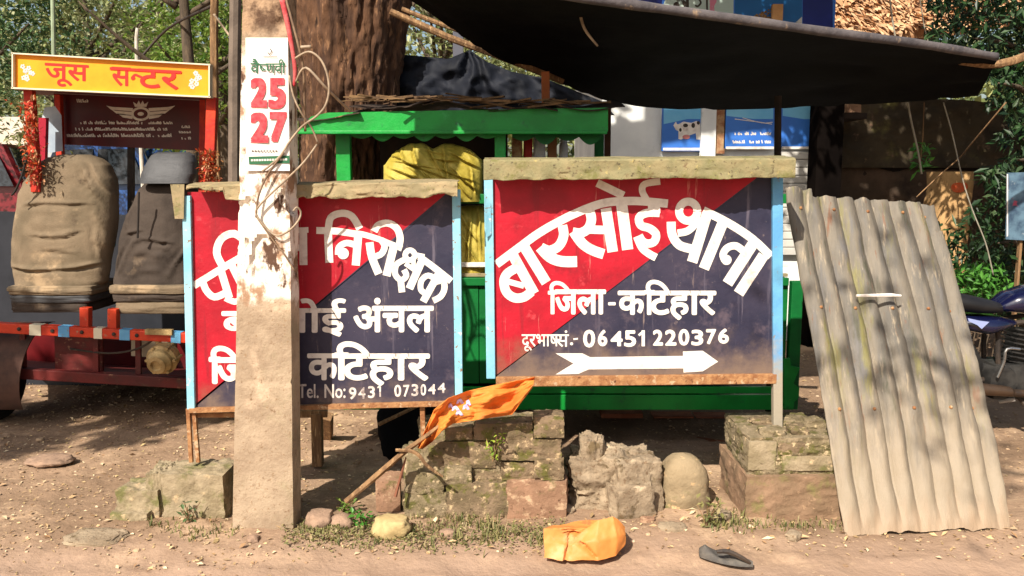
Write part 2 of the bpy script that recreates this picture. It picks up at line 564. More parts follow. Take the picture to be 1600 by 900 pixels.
hood(sg, YR - 0.01, 757, 1229, 246, 243, 0.078, 0.115, 3, mm=mat("mossy_sheet_metal", S(118, 112, 80), S(136, 124, 90), scale=14, rough=0.9, bump=0.4, bscale=80, spots=[(S(100, 98, 52), 9, 0.52, 0.68), (S(166, 148, 92), 36, 0.60, 0.70), (S(96, 74, 52), 20, 0.58, 0.68), (S(78, 68, 50), 60, 0.58, 0.68)]))
# --- lettering
Z = lambda x, y: (750 + x * 0.3, 260 + y * 0.3)
pr = board(YR)
L = MB()
ZA = lambda x, y: (880 + x / 7.5, 300 + y / 7.5)
ZB = lambda x, y: (1040 + x / 5.625, 310 + y / 5.625)
ZC = lambda x, y: (760 + x / 7.5, 360 + y / 7.5)
ring = lambda cx, cy, rx, ry, a0=0.0: [(cx + rx * math.cos(a0 + 2 * math.pi * k / 20), cy + ry * math.sin(a0 + 2 * math.pi * k / 20)) for k in range(21)]
big = [
 (Z, [(86, 510), (200, 425), (310, 345), (440, 272), (560, 218), (660, 188), (780, 180), (880, 184), (978, 194)], 13),
 (ZC, [(310, 290), (560, 740)], 16),
 (ZC, [(330, 450), (240, 510), (205, 600), (235, 720), (330, 790), (440, 780), (530, 715)], 14.5), (ZC, [(220, 590), (440, 650)], 9),
 (ZC, [(430, 170), (702, 612)], 16),
 (ZC, [(890, -60), (905, 60), (850, 180), (740, 235), (640, 200)], 15), (ZC, [(630, 195), (740, 310), (880, 362), (1062, 365)], 17),
 (ZA, [(300, 190), (330, 320), (290, 430), (200, 480), (110, 470)], 15), (ZA, [(120, 460), (220, 600), (340, 680), (475, 728)], 16), (ZA, [(300, 440), (500, 445)], 13),
 (ZA, [(500, 190), (580, 702)], 16.5),
 (ZA, [(685, 150), (755, 676)], 17.5),
 (Z, [(610, 86), (748, 152)], 12.5),
 (ZA, [(1062, 120), (1066, 250)], 19),
 (ZA, [(1128, 245), (980, 245), (890, 300), (910, 390), (1010, 425), (1085, 490), (1070, 575), (1000, 605), (930, 580), (885, 510)], 13),
 (ZA, [(862, 520), (920, 650), (1000, 720), (1088, 768)], 12),
 (Z, [(872, 180), (845, 130), (858, 92), (938, 78)], 10.5),
 (ZB, ring(198, 112, 80, 84), 12.5),
 (ZB, [(272, 130), (262, 215), (195, 285), (105, 305)], 11.5),
 (ZB, [(48, 205), (58, 320), (120, 410), (230, 445)], 14),
 (ZB, [(365, 130), (232, 560)], 16.5),
 (ZB, [(500, 220), (335, 618)], 16.5),
 (ZB, [(330, 105), (560, 222), (760, 355), (925, 510)], 13),
 (ZB, [(772, 390), (542, 748)], 17),
 (ZB, [(700, 478), (620, 418), (545, 432), (504, 490), (520, 545)], 11.5),
 (ZB, [(860, 500), (640, 836)], 17),
]
for i, (fz, pts, w) in enumerate(big):
    stroke(L, [fz(*p) for p in pts], w, pr, lift=i * 0.06)
blob(L, ZB(534, 540), 8.0, pr, lift=1.7)
# second line
text(L, "ि", (856, 439, 892, 491), pr, bold=1.1, lift=0)
text(L, "जला", (866, 452, 947, 492), pr, bold=1.7, lift=1.4)
text(L, "-", (950, 472, 962, 477), pr, bold=1.2, lift=0)
text(L, "क", (965, 454, 1009, 492), pr, bold=1.7, lift=0)
text(L, "ि", (1006, 437, 1046, 492), pr, bold=1.3, lift=1.4)
text(L, "टहार", (1014, 454, 1119, 500), pr, bold=1.7, lift=2.6)
# third line
text(L, "दूरभाष", (815, 522, 873, 549), pr, bold=0.35, lift=0)
text(L, "सं", (868, 516, 889, 542), pr, bold=0.35, lift=1.3)
blob(L, (893, 537), 2.4, pr); stroke(L, [(896, 530), (903, 529)], 2.6, pr)
for ch, x0, x1, yt, yb in [("0", 911, 930, 515, 543), ("6", 934, 949, 515, 541), ("4", 954, 973, 517, 541), ("5", 975, 994, 516, 542), ("1", 998, 1008, 516, 541),
                          ("2", 1020, 1036, 515, 540), ("2", 1039, 1057, 515, 540), ("0", 1060, 1077, 514, 540), ("3", 1080, 1099, 515, 540), ("7", 1103, 1119, 514, 538), ("6", 1122, 1139, 513, 537)]:
    if ch == "1":
        stroke(L, [(x0 + 7, yt), (x0 + 7, yb)], 5.0, pr, sm=1); stroke(L, [(x0, yt + 8), (x0 + 8, yt + 1)], 3.6, pr, lift=0.3, sm=1)
        continue
    text(L, ch, (x0, yt, x1, yb), pr, bold=1.2)
poly(L, [(868, 552), (910, 552), (922, 558), (920, 577), (904, 584), (868, 585), (896, 568)], pr)
poly(L, [(921, 558), (1070, 556), (1070, 575.5), (919, 577)], pr, lift=0.1)
poly(L, [(1067, 549), (1098, 548), (1122, 565), (1098, 580), (1068, 582)], pr, lift=0.2)
L.build("lettering", M_white, sg)

# ================================================================ LEFT SIGNBOARD
YL = 3.39
b0 = P(510, 715, YL)
sl_ = thing("signboard", "smaller red and navy painted signboard partly hidden behind the concrete pole", "signboard", (b0.x, YL + 0.02, b0.z), "red and navy painted signboards")
two_tone("panel", YL, [(293, 300), (707, 300), (710, 633), (300, 636)], (700, 300), (300, 640), sl_)
post(YL - 0.018, 284, 297, 306, 292, 304, 640, 0.03).build("side_rail", M_sky, sl_, bevel=0.003)
post(YL - 0.018, 706, 719, 296, 711, 723, 626, 0.03).build("side_rail", M_sky, sl_, bevel=0.003)
MB().bar(P(296, 641, YL - 0.012), P(712, 630, YL - 0.012), 0.022, 0.02).build("bottom_rail", M_rust, sl_, bevel=0.002)
MB().bar(P(300, 648, YL + 0.02), P(420, 648, YL + 0.02), 0.02, 0.02).build("cross_bar", M_rust, sl_, bevel=0.002)
for x0, x1 in ((294, 299), (303, 310)):
    MB().bar(P(x0, 638, YL), P(x1, 722, YL), 0.016, 0.016, up=(0, 1, 0)).build("leg", M_rust, sl_, bevel=0.002)
MB().bar(P(660, 632, YL + 0.01), P(664, 760, YL + 0.01), 0.02, 0.02, up=(0, 1, 0)).build("leg", M_rust, sl_, bevel=0.002)
# short upright of rusty tin at the top of the left rail, and the slanting scratch of rust
post(YL - 0.03, 266, 288, 288, 273, 287, 342, 0.004).build("tin_flap", M_dust, sl_, bevel=0.001)
hood(sl_, YL - 0.008, 306, 717, 284, 280, 0.056, 0.10, 8, wav=0.006, ragged=0.03, thin=0.14)
Lz = lambda x, y: (460 + x * 0.2, 300 + y * 0.2)
Ld = lambda x, y: (540 + x / 6, 330 + y / 6)
Mz = lambda x, y: (280 + x * 0.3667, 310 + y * 0.3667)
pl = board(YL)
L = MB()
left = [
 (Mz, [(62, 372), (130, 330), (250, 258), (330, 215)], 30),
 (Mz, [(98, 348), (116, 392), (150, 420), (196, 404)], 30), (Mz, [(176, 300), (214, 424)], 32),
 (Mz, [(196, 424), (236, 440), (262, 430)], 26),
 (Mz, [(222, 280), (262, 360)], 32), (Mz, [(186, 290), (160, 232), (180, 172), (235, 150), (290, 190)], 32),
 (Mz, [(300, 230), (340, 350)], 32), (Mz, [(318, 290), (285, 272), (265, 300), (290, 330)], 26),
 (Mz, [(352, 212), (470, 190)], 30),
 (Lz, [(20, 300), (110, 296)], 44), (Lz, [(68, 300), (72, 570)], 62), (Lz, [(70, 440), (-10, 420), (-70, 330)], 50), (Lz, [(-80, 420), (0, 520)], 50),
 (Lz, [(172, 300), (330, 306), (480, 328)], 54), (Ld, [(60, 208), (150, 214), (300, 258), (400, 298), (530, 350)], 55), (Ld, [(690, 425), (840, 535), (990, 655)], 62),
 (Lz, [(262, 300), (274, 552)], 62), (Lz, [(264, 300), (285, 200), (370, 166), (450, 190), (512, 288)], 56),
 (Ld, [(122, 190), (96, 508)], 76), (Lz, [(490, 418), (410, 398), (350, 430), (342, 490)], 50),
 (Ld, [(330, 262), (366, 325), (340, 395), (280, 425)], 60), (Ld, [(225, 292), (248, 430), (312, 588)], 74),
 (Ld, [(455, 320), (384, 606)], 76), (Ld, [(268, 190), (308, 130), (400, 112), (480, 160), (512, 250), (498, 340)], 66),
 (Ld, ring(604, 412, 44, 46), 52), (Ld, [(560, 450), (478, 500), (466, 590), (520, 645), (570, 605), (548, 548)], 56),
 (Ld, [(516, 640), (530, 760)], 62), (Ld, [(560, 490), (660, 560)], 44), (Ld, [(640, 440), (640, 530), (690, 545)], 40), (Ld, [(640, 405), (740, 425)], 46), (Ld, [(732, 430), (598, 726)], 72),
 (Ld, [(870, 590), (728, 848)], 68), (Ld, [(850, 640), (775, 602), (712, 650), (706, 735), (755, 772)], 54), (Ld, [(850, 660), (915, 655), (926, 730), (890, 800), (820, 838)], 58),
]
for i, (fz, pts, w) in enumerate(left):
    stroke(L, [fz(*p) for p in pts], w * (0.2 if fz is Lz else 1 / 6 if fz is Ld else 0.3667), pl, lift=i * 0.05)
blob(L, Lz(382, 480), 9.0, pl, lift=2.2)
text(L, "बार", (346, 486, 444, 524), pl, bold=2.0)
text(L, "सोई", (430, 466, 541, 526), pl, bold=1.6, lift=1.3)
text(L, "अंचल", (552, 465, 678, 520), pl, bold=1.9)
text(L, "ि", (326, 540, 372, 600), pl, bold=2.0)
text(L, "जला", (336, 558, 452, 602), pl, bold=2.2, lift=1.3)
text(L, "क", (480, 552, 530, 594), pl, bold=1.6)
text(L, "ि", (522, 533, 578, 594), pl, bold=2.0, lift=1.3)
text(L, "टहार", (534, 552, 672, 603), pl, bold=1.9, lift=2.5)
L.build("lettering", M_white, sl_)
M_wornw = mat("worn_white_paint", S(206, 196, 186), S(120, 104, 100), scale=34, rough=0.7, lo=0.45, hi=0.7)
L = MB()
text(L, "Tel.", (466, 600, 498, 622), pl, bold=0.3)
text(L, "No:", (507, 600, 540, 622), pl, bold=0.4)
for ch, x0, x1, yt, yb in [("9", 545, 557, 605, 624), ("4", 560, 571, 605, 623), ("3", 575, 586, 603, 622), ("1", 590, 597, 601, 620), ("0", 616, 627, 601, 620), ("7", 630, 640, 601, 620),
                          ("3", 643, 654, 600, 619), ("0", 657, 666, 600, 618), ("4", 669, 681, 600, 616), ("4", 684, 696, 598, 614)]:
    if ch == "1":
        stroke(L, [(x0 + 4, yt), (x0 + 4, yb)], 2.6, pl, sm=1); stroke(L, [(x0, yt + 5), (x0 + 4.5, yt + 0.6)], 2.2, pl, lift=0.3, sm=1)
    else:
        text(L, ch, (x0, yt, x1, yb), pl, bold=0.6)
    if ch == "1":
        L.build("lettering", M_wornw, sl_)
        L = MB()
L.build("lettering", M_wornw, sl_)

# ================================================================ CONCRETE POLE
YP = 3.18
a0, a1 = P(362, 832, YP), P(459, 832, YP)
t0, t1 = P(378, 0, YP), P(450, 0, YP)
pole = thing("electric_pole", "tall square concrete electric pole with flaking plaster and a pasted number poster", "utility pole", ((a0.x + a1.x) / 2, YP + 0.06, 0))
zt = t0.z
def pole_edge(z):
    t = (z - a0.z) / (zt - a0.z)
    return a0.x + (t0.x - a0.x) * t, a1.x + (t1.x - a1.x) * t
m = MB()
rings = []
NZ = 190
for j in range(NZ + 1):
    z = -0.15 + 2.5 * j / NZ
    if j == NZ:
        z = 6.5
    xl, xr = pole_edge(min(z, 3.2))
    dp = 0.13
    ring = []
    for (fx0, fy0, fx1, fy1, n) in ((0, 0, 1, 0, 22), (1, 0, 1, 1, 6), (1, 1, 0, 1, 4), (0, 1, 0, 0, 6)):
        for k in range(n):
            t = k / n
            fx, fy = fx0 + (fx1 - fx0) * t, fy0 + (fy1 - fy0) * t
            x, y = xl + (xr - xl) * fx, YP + dp * fy
            cx = min(fx, 1 - fx) + min(fy, 1 - fy)
            pull = 0.010 * math.exp(-cx * 16)
            p = Vector((x, y, z))
            d = 0.0015 * fbm(p, 9, 2)
            # flaked middle zone and the spalled crown above the poster
            zone = max(0.0, min(1.0, (z - 0.98) / 0.06)) * max(0.0, min(1.0, (1.42 - z) / 0.06))
            fl = fbm((x * 1.0, y, z * 0.75), 9.0, 31)
            d -= zone * (0.016 if fl > 0.12 else 0.0)
            up = max(0.0, min(1.0, (z - 1.93) / 0.05))
            d -= up * 0.045 * max(0, fbm(p, 7.0, 12))
            if 0.60 < z < 0.618:
                d -= 0.004
            n_ = Vector((0, -1, 0)) if (fy0 == fy1 == 0) else Vector((1, 0, 0)) if (fx0 == fx1 == 1) else Vector((0, 1, 0)) if fy0 == 1 and fy1 == 1 else Vector((-1, 0, 0))
            c = Vector(((xl + xr) / 2, YP + dp / 2, z))
            ring.append(p + n_ * d + (c - p) * pull * 2.0)
    rings.append(ring)
m.loft(rings)
M_conc = bpy.data.materials.new("pole_concrete")
M_pole = mat("pole_concrete", S(164, 144, 120), S(142, 122, 100), scale=7, rough=0.9, bump=0.5, bscale=60,
             spots=[(S(184, 160, 134), 4, 0.52, 0.66), (S(118, 94, 70), 34, 0.58, 0.70), (S(146, 132, 104), 3, 0.55, 0.7), (S(132, 106, 78), 90, 0.58, 0.68)])
# plaster: separate look for the limewashed middle
def pole_material():
    t = M_pole.node_tree
    N, L_ = t.nodes, t.links
    b = N["Principled BSDF"]
    old = b.inputs["Base Color"].links[0].from_socket
    tc = N.new("ShaderNodeTexCoord"); sx = N.new("ShaderNodeSeparateXYZ")
    L_.new(tc.outputs["Object"], sx.inputs[0])
    def nzn(sc, off, stretch=(1, 1, 1), det=8):
        mp = N.new("ShaderNodeMapping"); mp.inputs["Location"].default_value = (off, 0, off); mp.inputs["Scale"].default_value = stretch
        L_.new(tc.outputs["Object"], mp.inputs[0])
        n = N.new("ShaderNodeTexNoise"); n.inputs["Scale"].default_value = sc; n.inputs["Detail"].default_value = det; n.inputs["Roughness"].default_value = 0.65
        L_.new(mp.outputs[0], n.inputs["Vector"])
        return n.outputs["Fac"]
    def rng(src, a, z):
        r = N.new("ShaderNodeMapRange"); r.interpolation_type = 'SMOOTHSTEP'
        r.inputs["From Min"].default_value = a; r.inputs["From Max"].default_value = z
        L_.new(src, r.inputs["Value"]); return r.outputs["Result"]
    def mth(op, a, c):
        x = N.new("ShaderNodeMath"); x.operation = op
        for k, s in enumerate((a, c)):
            if hasattr(s, "links"): L_.new(s, x.inputs[k])
            else: x.inputs[k].default_value = s
        return x.outputs[0]
    def mx(f, a, c):
        x = N.new("ShaderNodeMix"); x.data_type = 'RGBA'; L_.new(f, x.inputs[0])
        for k, s in ((6, a), (7, c)):
            if hasattr(s, "links"): L_.new(s, x.inputs[k])
            else: x.inputs[k].default_value = _rgba(s)
        return x.outputs[2]
    zz = mth('ADD', sx.outputs[2], mth('MULTIPLY', nzn(7, 2.2), 0.24))
    zone = mth('MULTIPLY', rng(zz, 1.02, 1.07), rng(zz, 2.02, 1.94))
    white = mx(rng(nzn(11, 5, (1, 1, 0.7)), 0.40, 0.52), S(150, 118, 92), S(226, 214, 198))
    dark = mx(rng(nzn(15, 9, (1, 1, 0.5)), 0.56, 0.63), white, S(84, 60, 46))
    c = mx(zone, old, dark)
    c = mx(rng(zz, 1.98, 2.10), c, mx(rng(nzn(12, 3), 0.4, 0.6), S(84, 62, 46), S(158, 130, 102)))
    L_.new(c, b.inputs["Base Color"])
pole_material()
bpy.data.materials.remove(M_conc)
m.build("shaft", M_pole, pole, smooth=True, angle=40)
# poster
YQ = YP - 0.006
m = MB()
c4 = [(384, 59), (385, 268), (456, 262), (453, 59)]
m.sheet(lambda u, v: P((384 + u * 66) + v * (1 + 2 * u), 59 + v * 208, YQ) + Vector((0, 0.0022 * math.sin(u * 9 + v * 4) * v - 0.002, 0)), 12, 24, (0, 0.0006, 0))
M_paper = mat("poster_paper", S(226, 222, 216), S(214, 206, 196), scale=10, rough=0.7, bump=0.1)
poster = m.build("poster", M_paper, pole, smooth=True)
pp = board(YQ, 0.006)
L = MB()
for ch, x0, x1, y0, y1 in (("2", 394, 418, 122, 168), ("5", 422, 447, 122, 170), ("2", 394, 420, 176, 223), ("7", 424, 449, 175, 222)):
    text(L, ch, (x0 - 2, y0, x1, y1), pp, bold=2.9, square=True)
L.build("poster_number", mat("poster_red", S(204, 42, 52), S(214, 76, 80), scale=60, rough=0.6), poster)
L = MB()
text(L, "वै", (392, 92, 406, 115), pp, bold=0.25)
stroke(L, [(405, 101), (420, 101)], 2.0, pp, lift=1.2, sm=1); stroke(L, [(408, 101), (408, 107), (411, 110), (416, 109)], 1.9, pp, lift=1.3); stroke(L, [(409, 104), (414, 109)], 1.6, pp, lift=1.4)
text(L, "णवी", (416, 93, 447, 115), pp, bold=0.25, lift=2.2)
M_pgreen = mat("poster_green", S(40, 92, 60), rough=0.6)
L.build("poster_word", M_pgreen, poster)
L = MB()
poly(L, [(389, 245), (453, 243), (453, 255), (390, 257)], pp)
L.build("poster_band", M_pgreen, poster)
L = MB()
stroke(L, [(422, 76), (425, 80), (422, 85), (419, 82)], 1.2, pp); stroke(L, [(412, 89), (434, 89)], 0.9, pp)
for k in range(9):
    stroke(L, [(394 + k * 4.6, 236), (397 + k * 4.6, 236)], 2.0, pp)
L.build("poster_small_print", M_dark, poster, kind="stuff")

L = MB()
for k in range(14):
    stroke(L, [(393 + k * 4.1, 250.5 - k * 0.1), (396 + k * 4.1, 250.4 - k * 0.1)], 3.0, pp, lift=0.5)
L.build("poster_footer_print", M_white, poster)

# ================================================================ BRICK PILLARS, BLOCK, STONES
M_brick = mat("mossy_brick", S(126, 106, 83), S(96, 82, 60), scale=9, rough=0.95, bump=1.0, bscale=45,
              spots=[(S(92, 88, 42), 14, 0.50, 0.62), (S(178, 154, 118), 30, 0.55, 0.66), (S(58, 48, 30), 26, 0.58, 0.68)])
M_brickred = mat("red_brick", S(146, 112, 88), S(126, 96, 74), scale=10, rough=0.95, bump=0.5, bscale=70,
                 spots=[(S(178, 148, 118), 22, 0.52, 0.66), (S(100, 90, 54), 12, 0.56, 0.70), (S(92, 66, 48), 40, 0.58, 0.68)])
M_mortar = mat("lime_mortar", S(134, 118, 93), S(104, 92, 66), scale=14, rough=0.95, bump=1.0, bscale=70,
               spots=[(S(88, 84, 42), 13, 0.50, 0.62), (S(182, 160, 126), 28, 0.55, 0.66), (S(66, 54, 34), 36, 0.60, 0.68)])
M_stone = mat("pale_rubble", S(152, 134, 110), S(124, 107, 86), scale=9, rough=0.95, bump=0.8, bscale=55,
              spots=[(S(96, 80, 56), 16, 0.54, 0.66), (S(190, 168, 138), 7, 0.56, 0.7), (S(110, 88, 66), 50, 0.56, 0.66)])
M_cblock = mat("mossy_concrete", S(150, 134, 108), S(126, 112, 86), scale=10, rough=0.95, bump=0.7, bscale=50,
               spots=[(S(106, 102, 62), 9, 0.52, 0.66), (S(186, 160, 124), 13, 0.58, 0.7)])
def brickbox(px0, py0, px1, py1, Y, depth, seed, m, par, amp=0.012, name="brick"):
    a, b = P(px0, py0, Y), P(px1, py1, Y)
    c = ((a.x + b.x) / 2, Y + depth / 2, (a.z + b.z) / 2)
    q = MB().rock(c, (abs(b.x - a.x), depth, abs(a.z - b.z)), seed, sub=10, amp=amp * 3, blocky=0.88, fine=amp * 2.6)
    return q.build(name, m, par, smooth=True, angle=60)
YB = 3.33
c = P(775, 812, YB)
pb = thing("brick_pillar", "broken mossy brick pillar under the orange flag, lumpy mortar on its left half", "brick pillar", (c.x, YB + 0.15, 0), "stubs of brick pillar")
core = MB()
def corefn(pts, Y0, Y1, seed, amp):
    pass
core.rock((P(760, 735, YB).x, YB + 0.15, 0.17), (0.58, 0.22, 0.40), 3, sub=18, amp=0.10, blocky=0.82, fine=0.06)
core.rock((P(662, 765, YB).x, YB + 0.13, 0.13), (0.19, 0.20, 0.27), 8, sub=12, amp=0.16, blocky=0.7, fine=0.08)
core.build("mortar_core", M_mortar, pb, smooth=True, angle=60)
for i, (x0, y0, x1, y1, dy, mm) in enumerate([
    (694, 668, 738, 688, 0.02, M_brick), (740, 662, 834, 688, 0.0, M_brick), (834, 652, 882, 685, -0.01, M_brick),
    (775, 686, 878, 720, 0.0, M_brick), (668, 690, 776, 732, 0.025, M_brick), (783, 722, 836, 752, 0.012, M_brick), (834, 717, 881, 750, -0.006, M_brick),
    (694, 730, 738, 760, 0.0, M_mortar), (738, 736, 786, 760, 0.03, M_brick),
    (792, 753, 887, 814, -0.022, M_brickred), (696, 756, 796, 822, -0.012, M_brick), (632, 738, 694, 772, 0.0, M_mortar), (630, 770, 700, 824, 0.0, M_mortar)]):
    brickbox(x0, y0, x1, y1, YB + dy, 0.12 if i < 3 else 0.20, i * 3 + 1, mm, pb, amp=0.02)
c = P(604, 775, 3.40)
q = MB().rock((c.x, 3.46, 0.06), (0.105, 0.13, 0.135), 5, sub=6, amp=0.05, blocky=0.9, fine=0.02, rot=0.1)
q.build("brick_lump", M_brickred, smooth=True, angle=60, label="single reddish brick standing on the ground against the left foot of the brick pillar", category="brick")

# right pillar: plinth of brick slabs with a rendered top
YC = 3.30
c = P(1215, 812, YC)
pc = thing("brick_pillar", "squarer brick pillar with a wider plinth, beside the corrugated sheet", "brick pillar", (c.x, YC + 0.2, 0), "stubs of brick pillar")
a, b = P(1166, 745, YC), P(1318, 745, YC)
q = MB()
M_plinth = mat("plinth_brick", S(138, 110, 86), S(114, 92, 70), scale=8, rough=0.95, bump=0.6, bscale=50,
               spots=[(S(116, 106, 66), 9, 0.55, 0.70), (S(176, 144, 112), 22, 0.58, 0.70)])
q.rock(((a.x + b.x) / 2, YC + 0.21, a.z / 2 - 0.02), (b.x - a.x, 0.42, a.z + 0.04), 4, sub=24, amp=0.03, blocky=0.97, fine=0.025)
q.build("plinth", M_plinth, pc, smooth=True, angle=50)
q = MB()
d0, d1 = P(1168, 686, YC + 0.03), P(1304, 740, YC + 0.03)
q.rock(((d0.x + d1.x) / 2, YC + 0.22, (d0.z + d1.z) / 2), (d1.x - d0.x - 0.006, 0.38, d0.z - d1.z + 0.01), 9, sub=30, amp=0.045, blocky=0.955, fine=0.035)
q.build("mortar_core", M_mortar, pc, smooth=True, angle=50)
for i, (x0, y0, x1, y1, dy, mm) in enumerate([(1170, 690, 1212, 735, 0.022, M_cblock), (1216, 692, 1258, 711, 0.026, M_brick), (1222, 713, 1302, 736, 0.022, M_cblock)]):
    brickbox(x0, y0, x1, y1, YC + dy, 0.16, i * 5 + 40, mm, pc, amp=0.010)
for i, (px, py, Y_, sx_, sy_, sz_) in enumerate([(1205, 680, 3.40, 0.10, 0.09, 0.035), (1245, 676, 3.42, 0.08, 0.10, 0.04), (1270, 672, 3.5, 0.09, 0.08, 0.05), (1190, 662, 3.55, 0.10, 0.08, 0.03), (1232, 660, 3.55, 0.09, 0.10, 0.035)]):
    p = P(px, py, Y_)
    MB().rock((p.x, Y_, d0.z + sz_ * 0.3), (sx_, sy_, sz_), i + 80, sub=6, amp=0.2, blocky=0.5, fine=0.08).build("brick_rubble", M_brick if i % 2 else M_mortar, pc, smooth=True, angle=60)

# stepped concrete block under the left signboard
YK = 3.30
c = P(265, 820, YK)
kb = MB()
def kblock(px0, py0, px1, py1, Y, dep, seed, blk=0.95):
    a, b = P(px0, py0, Y), P(px1, py1, Y)
    kb.rock(((a.x + b.x) / 2, Y + dep / 2, (a.z + b.z) / 2 - 0.02), (b.x - a.x, dep, a.z - b.z + 0.04), seed, sub=22, amp=0.06, blocky=blk, fine=0.05)
kblock(252, 742, 353, 822, YK, 0.20, 2)
kblock(226, 740, 262, 822, YK + 0.02, 0.15, 4, 0.93)
kblock(180, 766, 250, 826, YK + 0.0, 0.15, 6, 0.9)
kblock(168, 803, 232, 836, YK - 0.05, 0.18, 7, 0.84)
kb.build("concrete_block", M_cblock, smooth=True, angle=50, label="stepped block of old concrete that holds the left signboard's legs", category="concrete block")

# rubble lump and rounded stone between the pillars
q = MB()
a = P(950, 760, 3.38)
q.rock((P(952, 765, 3.38).x, 3.50, 0.09), (0.31, 0.24, 0.27), 11, sub=26, amp=0.22, blocky=0.72, fine=0.10)
q.rock((P(990, 770, 3.36).x, 3.46, 0.09), (0.21, 0.22, 0.27), 15, sub=20, amp=0.14, blocky=0.86, fine=0.07, rot=0.25)
q.rock((P(926, 718, 3.42).x, 3.48, 0.215), (0.10, 0.12, 0.17), 17, sub=14, amp=0.22, blocky=0.6, fine=0.12)
q.rock((P(985, 800, 3.30).x, 3.36, 0.03), (0.17, 0.14, 0.20), 19, sub=12, amp=0.16, blocky=0.8, fine=0.07, rot=0.3)
q.build("rubble_lump", M_stone, smooth=True, angle=60, label="big craggy lump of broken masonry between the two brick pillars", category="rubble")
q = MB()
cx = P(1074, 770, 3.36).x
rings = []
for j in range(25):
    t = j / 24
    z = -0.03 + 0.262 * t
    k = math.sqrt(max(0, 1 - max(0, (t - 0.52) / 0.48) ** 2.4))
    ring = []
    for i in range(30):
        an = 2 * math.pi * i / 30
        ex = math.copysign(abs(math.cos(an)) ** 0.75, math.cos(an)); ey = math.copysign(abs(math.sin(an)) ** 0.75, math.sin(an))
        p = Vector((cx - 0.005 + 0.104 * k * ex + 0.02 * (1 - t), 3.46 + 0.09 * k * ey, z))
        p += (p - Vector((cx, 3.46, z))) * (0.10 * fbm(p, 8, 6) + 0.04 * fbm(p, 30, 2))
        ring.append(p)
    rings.append(ring)
q.loft(rings)
q.build("rounded_stone", mat("worn_milestone", S(142, 124, 96), S(114, 98, 74), scale=6, rough=0.9, bump=0.5, bscale=60, spots=[(S(112, 106, 66), 8, 0.52, 0.68), (S(196, 160, 118), 20, 0.58, 0.7)]),
        smooth=True, angle=70, label="smooth upright stone with a round top, right of the craggy rubble", category="stone")
# yellowish stone in the grass, pinkish stone near the pole, small heap far left
def small_stone(px, py, size, seed, m, label, nm="stone"):
    p = G(px, py)
    MB().rock((p.x, p.y, size[2] * 0.3), size, seed, sub=7, amp=0.18, blocky=0.25, fine=0.06).build(nm, m, smooth=True, angle=60, label=label, category="stone")
M_yst = mat("yellow_stone", S(178, 156, 110), S(154, 132, 90), scale=20, rough=0.9, bump=0.4)
M_pst = mat("pinkish_stone", S(152, 124, 102), S(128, 104, 86), scale=20, rough=0.9, bump=0.5)
small_stone(612, 834, (0.14, 0.10, 0.085), 3, M_yst, "yellowish rounded stone lying in the grass at the foot of the brick pillar")
small_stone(500, 822, (0.10, 0.10, 0.08), 6, M_pst, "pinkish stone lying in the weeds just right of the concrete pole")
small_stone(534, 822, (0.09, 0.08, 0.055), 9, M_pst, "flatter brown stone lying beside the pinkish stone near the pole")
small_stone(1050, 828, (0.11, 0.08, 0.03), 12, M_stone, "thin flat pale stone chip in front of the round-topped stone")
small_stone(78, 722, (0.20, 0.14, 0.035), 14, M_pst, "low pale stone half buried in the earth at the far left")
small_stone(150, 842, (0.22, 0.14, 0.028), 33, M_stone, "low flat slab of crumbled concrete in front of the stepped block")

rnd = random.Random(19)
for i, (px, py, s_, m_, lab) in enumerate([(1012, 818, 0.045, M_brickred, "thumb-sized red brick chip between the craggy rubble and the round-topped stone"), (1128, 812, 0.06, M_stone, "pale chip lying between the round-topped stone and the squarer pillar"), (885, 800, 0.05, M_stone, "small chip at the right foot of the broken brick pillar"), (700, 838, 0.045, M_pst, "small pinkish stone in the grass before the broken brick pillar"), (1240, 842, 0.05, M_stone, "flat pale chip in front of the squarer brick pillar"), (395, 846, 0.04, M_pst, "small stone in front of the concrete pole")]):
    p = G(px, py)
    MB().rock((p.x, p.y, s_ * 0.22), (s_ * 1.3, s_, s_ * 0.7), i + 120, sub=6, amp=0.2, blocky=0.45, fine=0.08, rot=i).build("stone", m_, smooth=True, angle=50, label=lab, category="stone")
# bricks on the ground under the stall
M_brickhot = mat("brightened_red_brick", S(186, 112, 78), S(160, 90, 62), scale=10, rough=0.95, bump=0.5, bscale=70)  # red brightened in place of sunlight that misses these bricks
for i, (x0, y0, x1, y1, lab) in enumerate([(940, 648, 1006, 668, "darker loose brick left of two others under the green stall"), (1022, 653, 1086, 673, "red loose brick in the middle of three under the green stall"), (1090, 654, 1140, 676, "red loose brick at the right end of the row under the green stall")]):
    a, b = P(x0, y0, 4.75), P(x1, y1, 4.75)
    MB().rock(((a.x + b.x) / 2, 4.83, a.z / 2), (b.x - a.x, 0.12, a.z), i + 60, sub=4, amp=0.03, blocky=0.93, fine=0.015).build("brick", M_brickhot, smooth=True, angle=50, label=lab, category="brick", group="bricks propping the green stall")
q = MB()
pts = [(948, 694), (985, 676), (1010, 672), (1132, 688), (1132, 696), (1060, 693), (990, 698)]
p3 = [P(x, y, 4.35 if y > 685 else 4.6) for x, y in pts]
q.add(p3 + [p + Vector((0, 0, -0.012)) for p in p3], [tuple(range(7)), tuple(reversed(range(7, 14)))] + [((i + 1) % 7, i, i + 7, (i + 1) % 7 + 7) for i in range(7)])
q.build("rusty_sheet", mat("rust_brown_sheet", S(142, 92, 62), S(116, 72, 48), scale=12, rough=0.9, bump=0.5), label="rust-brown flat sheet sticking out from under the green stall", category="metal sheet")

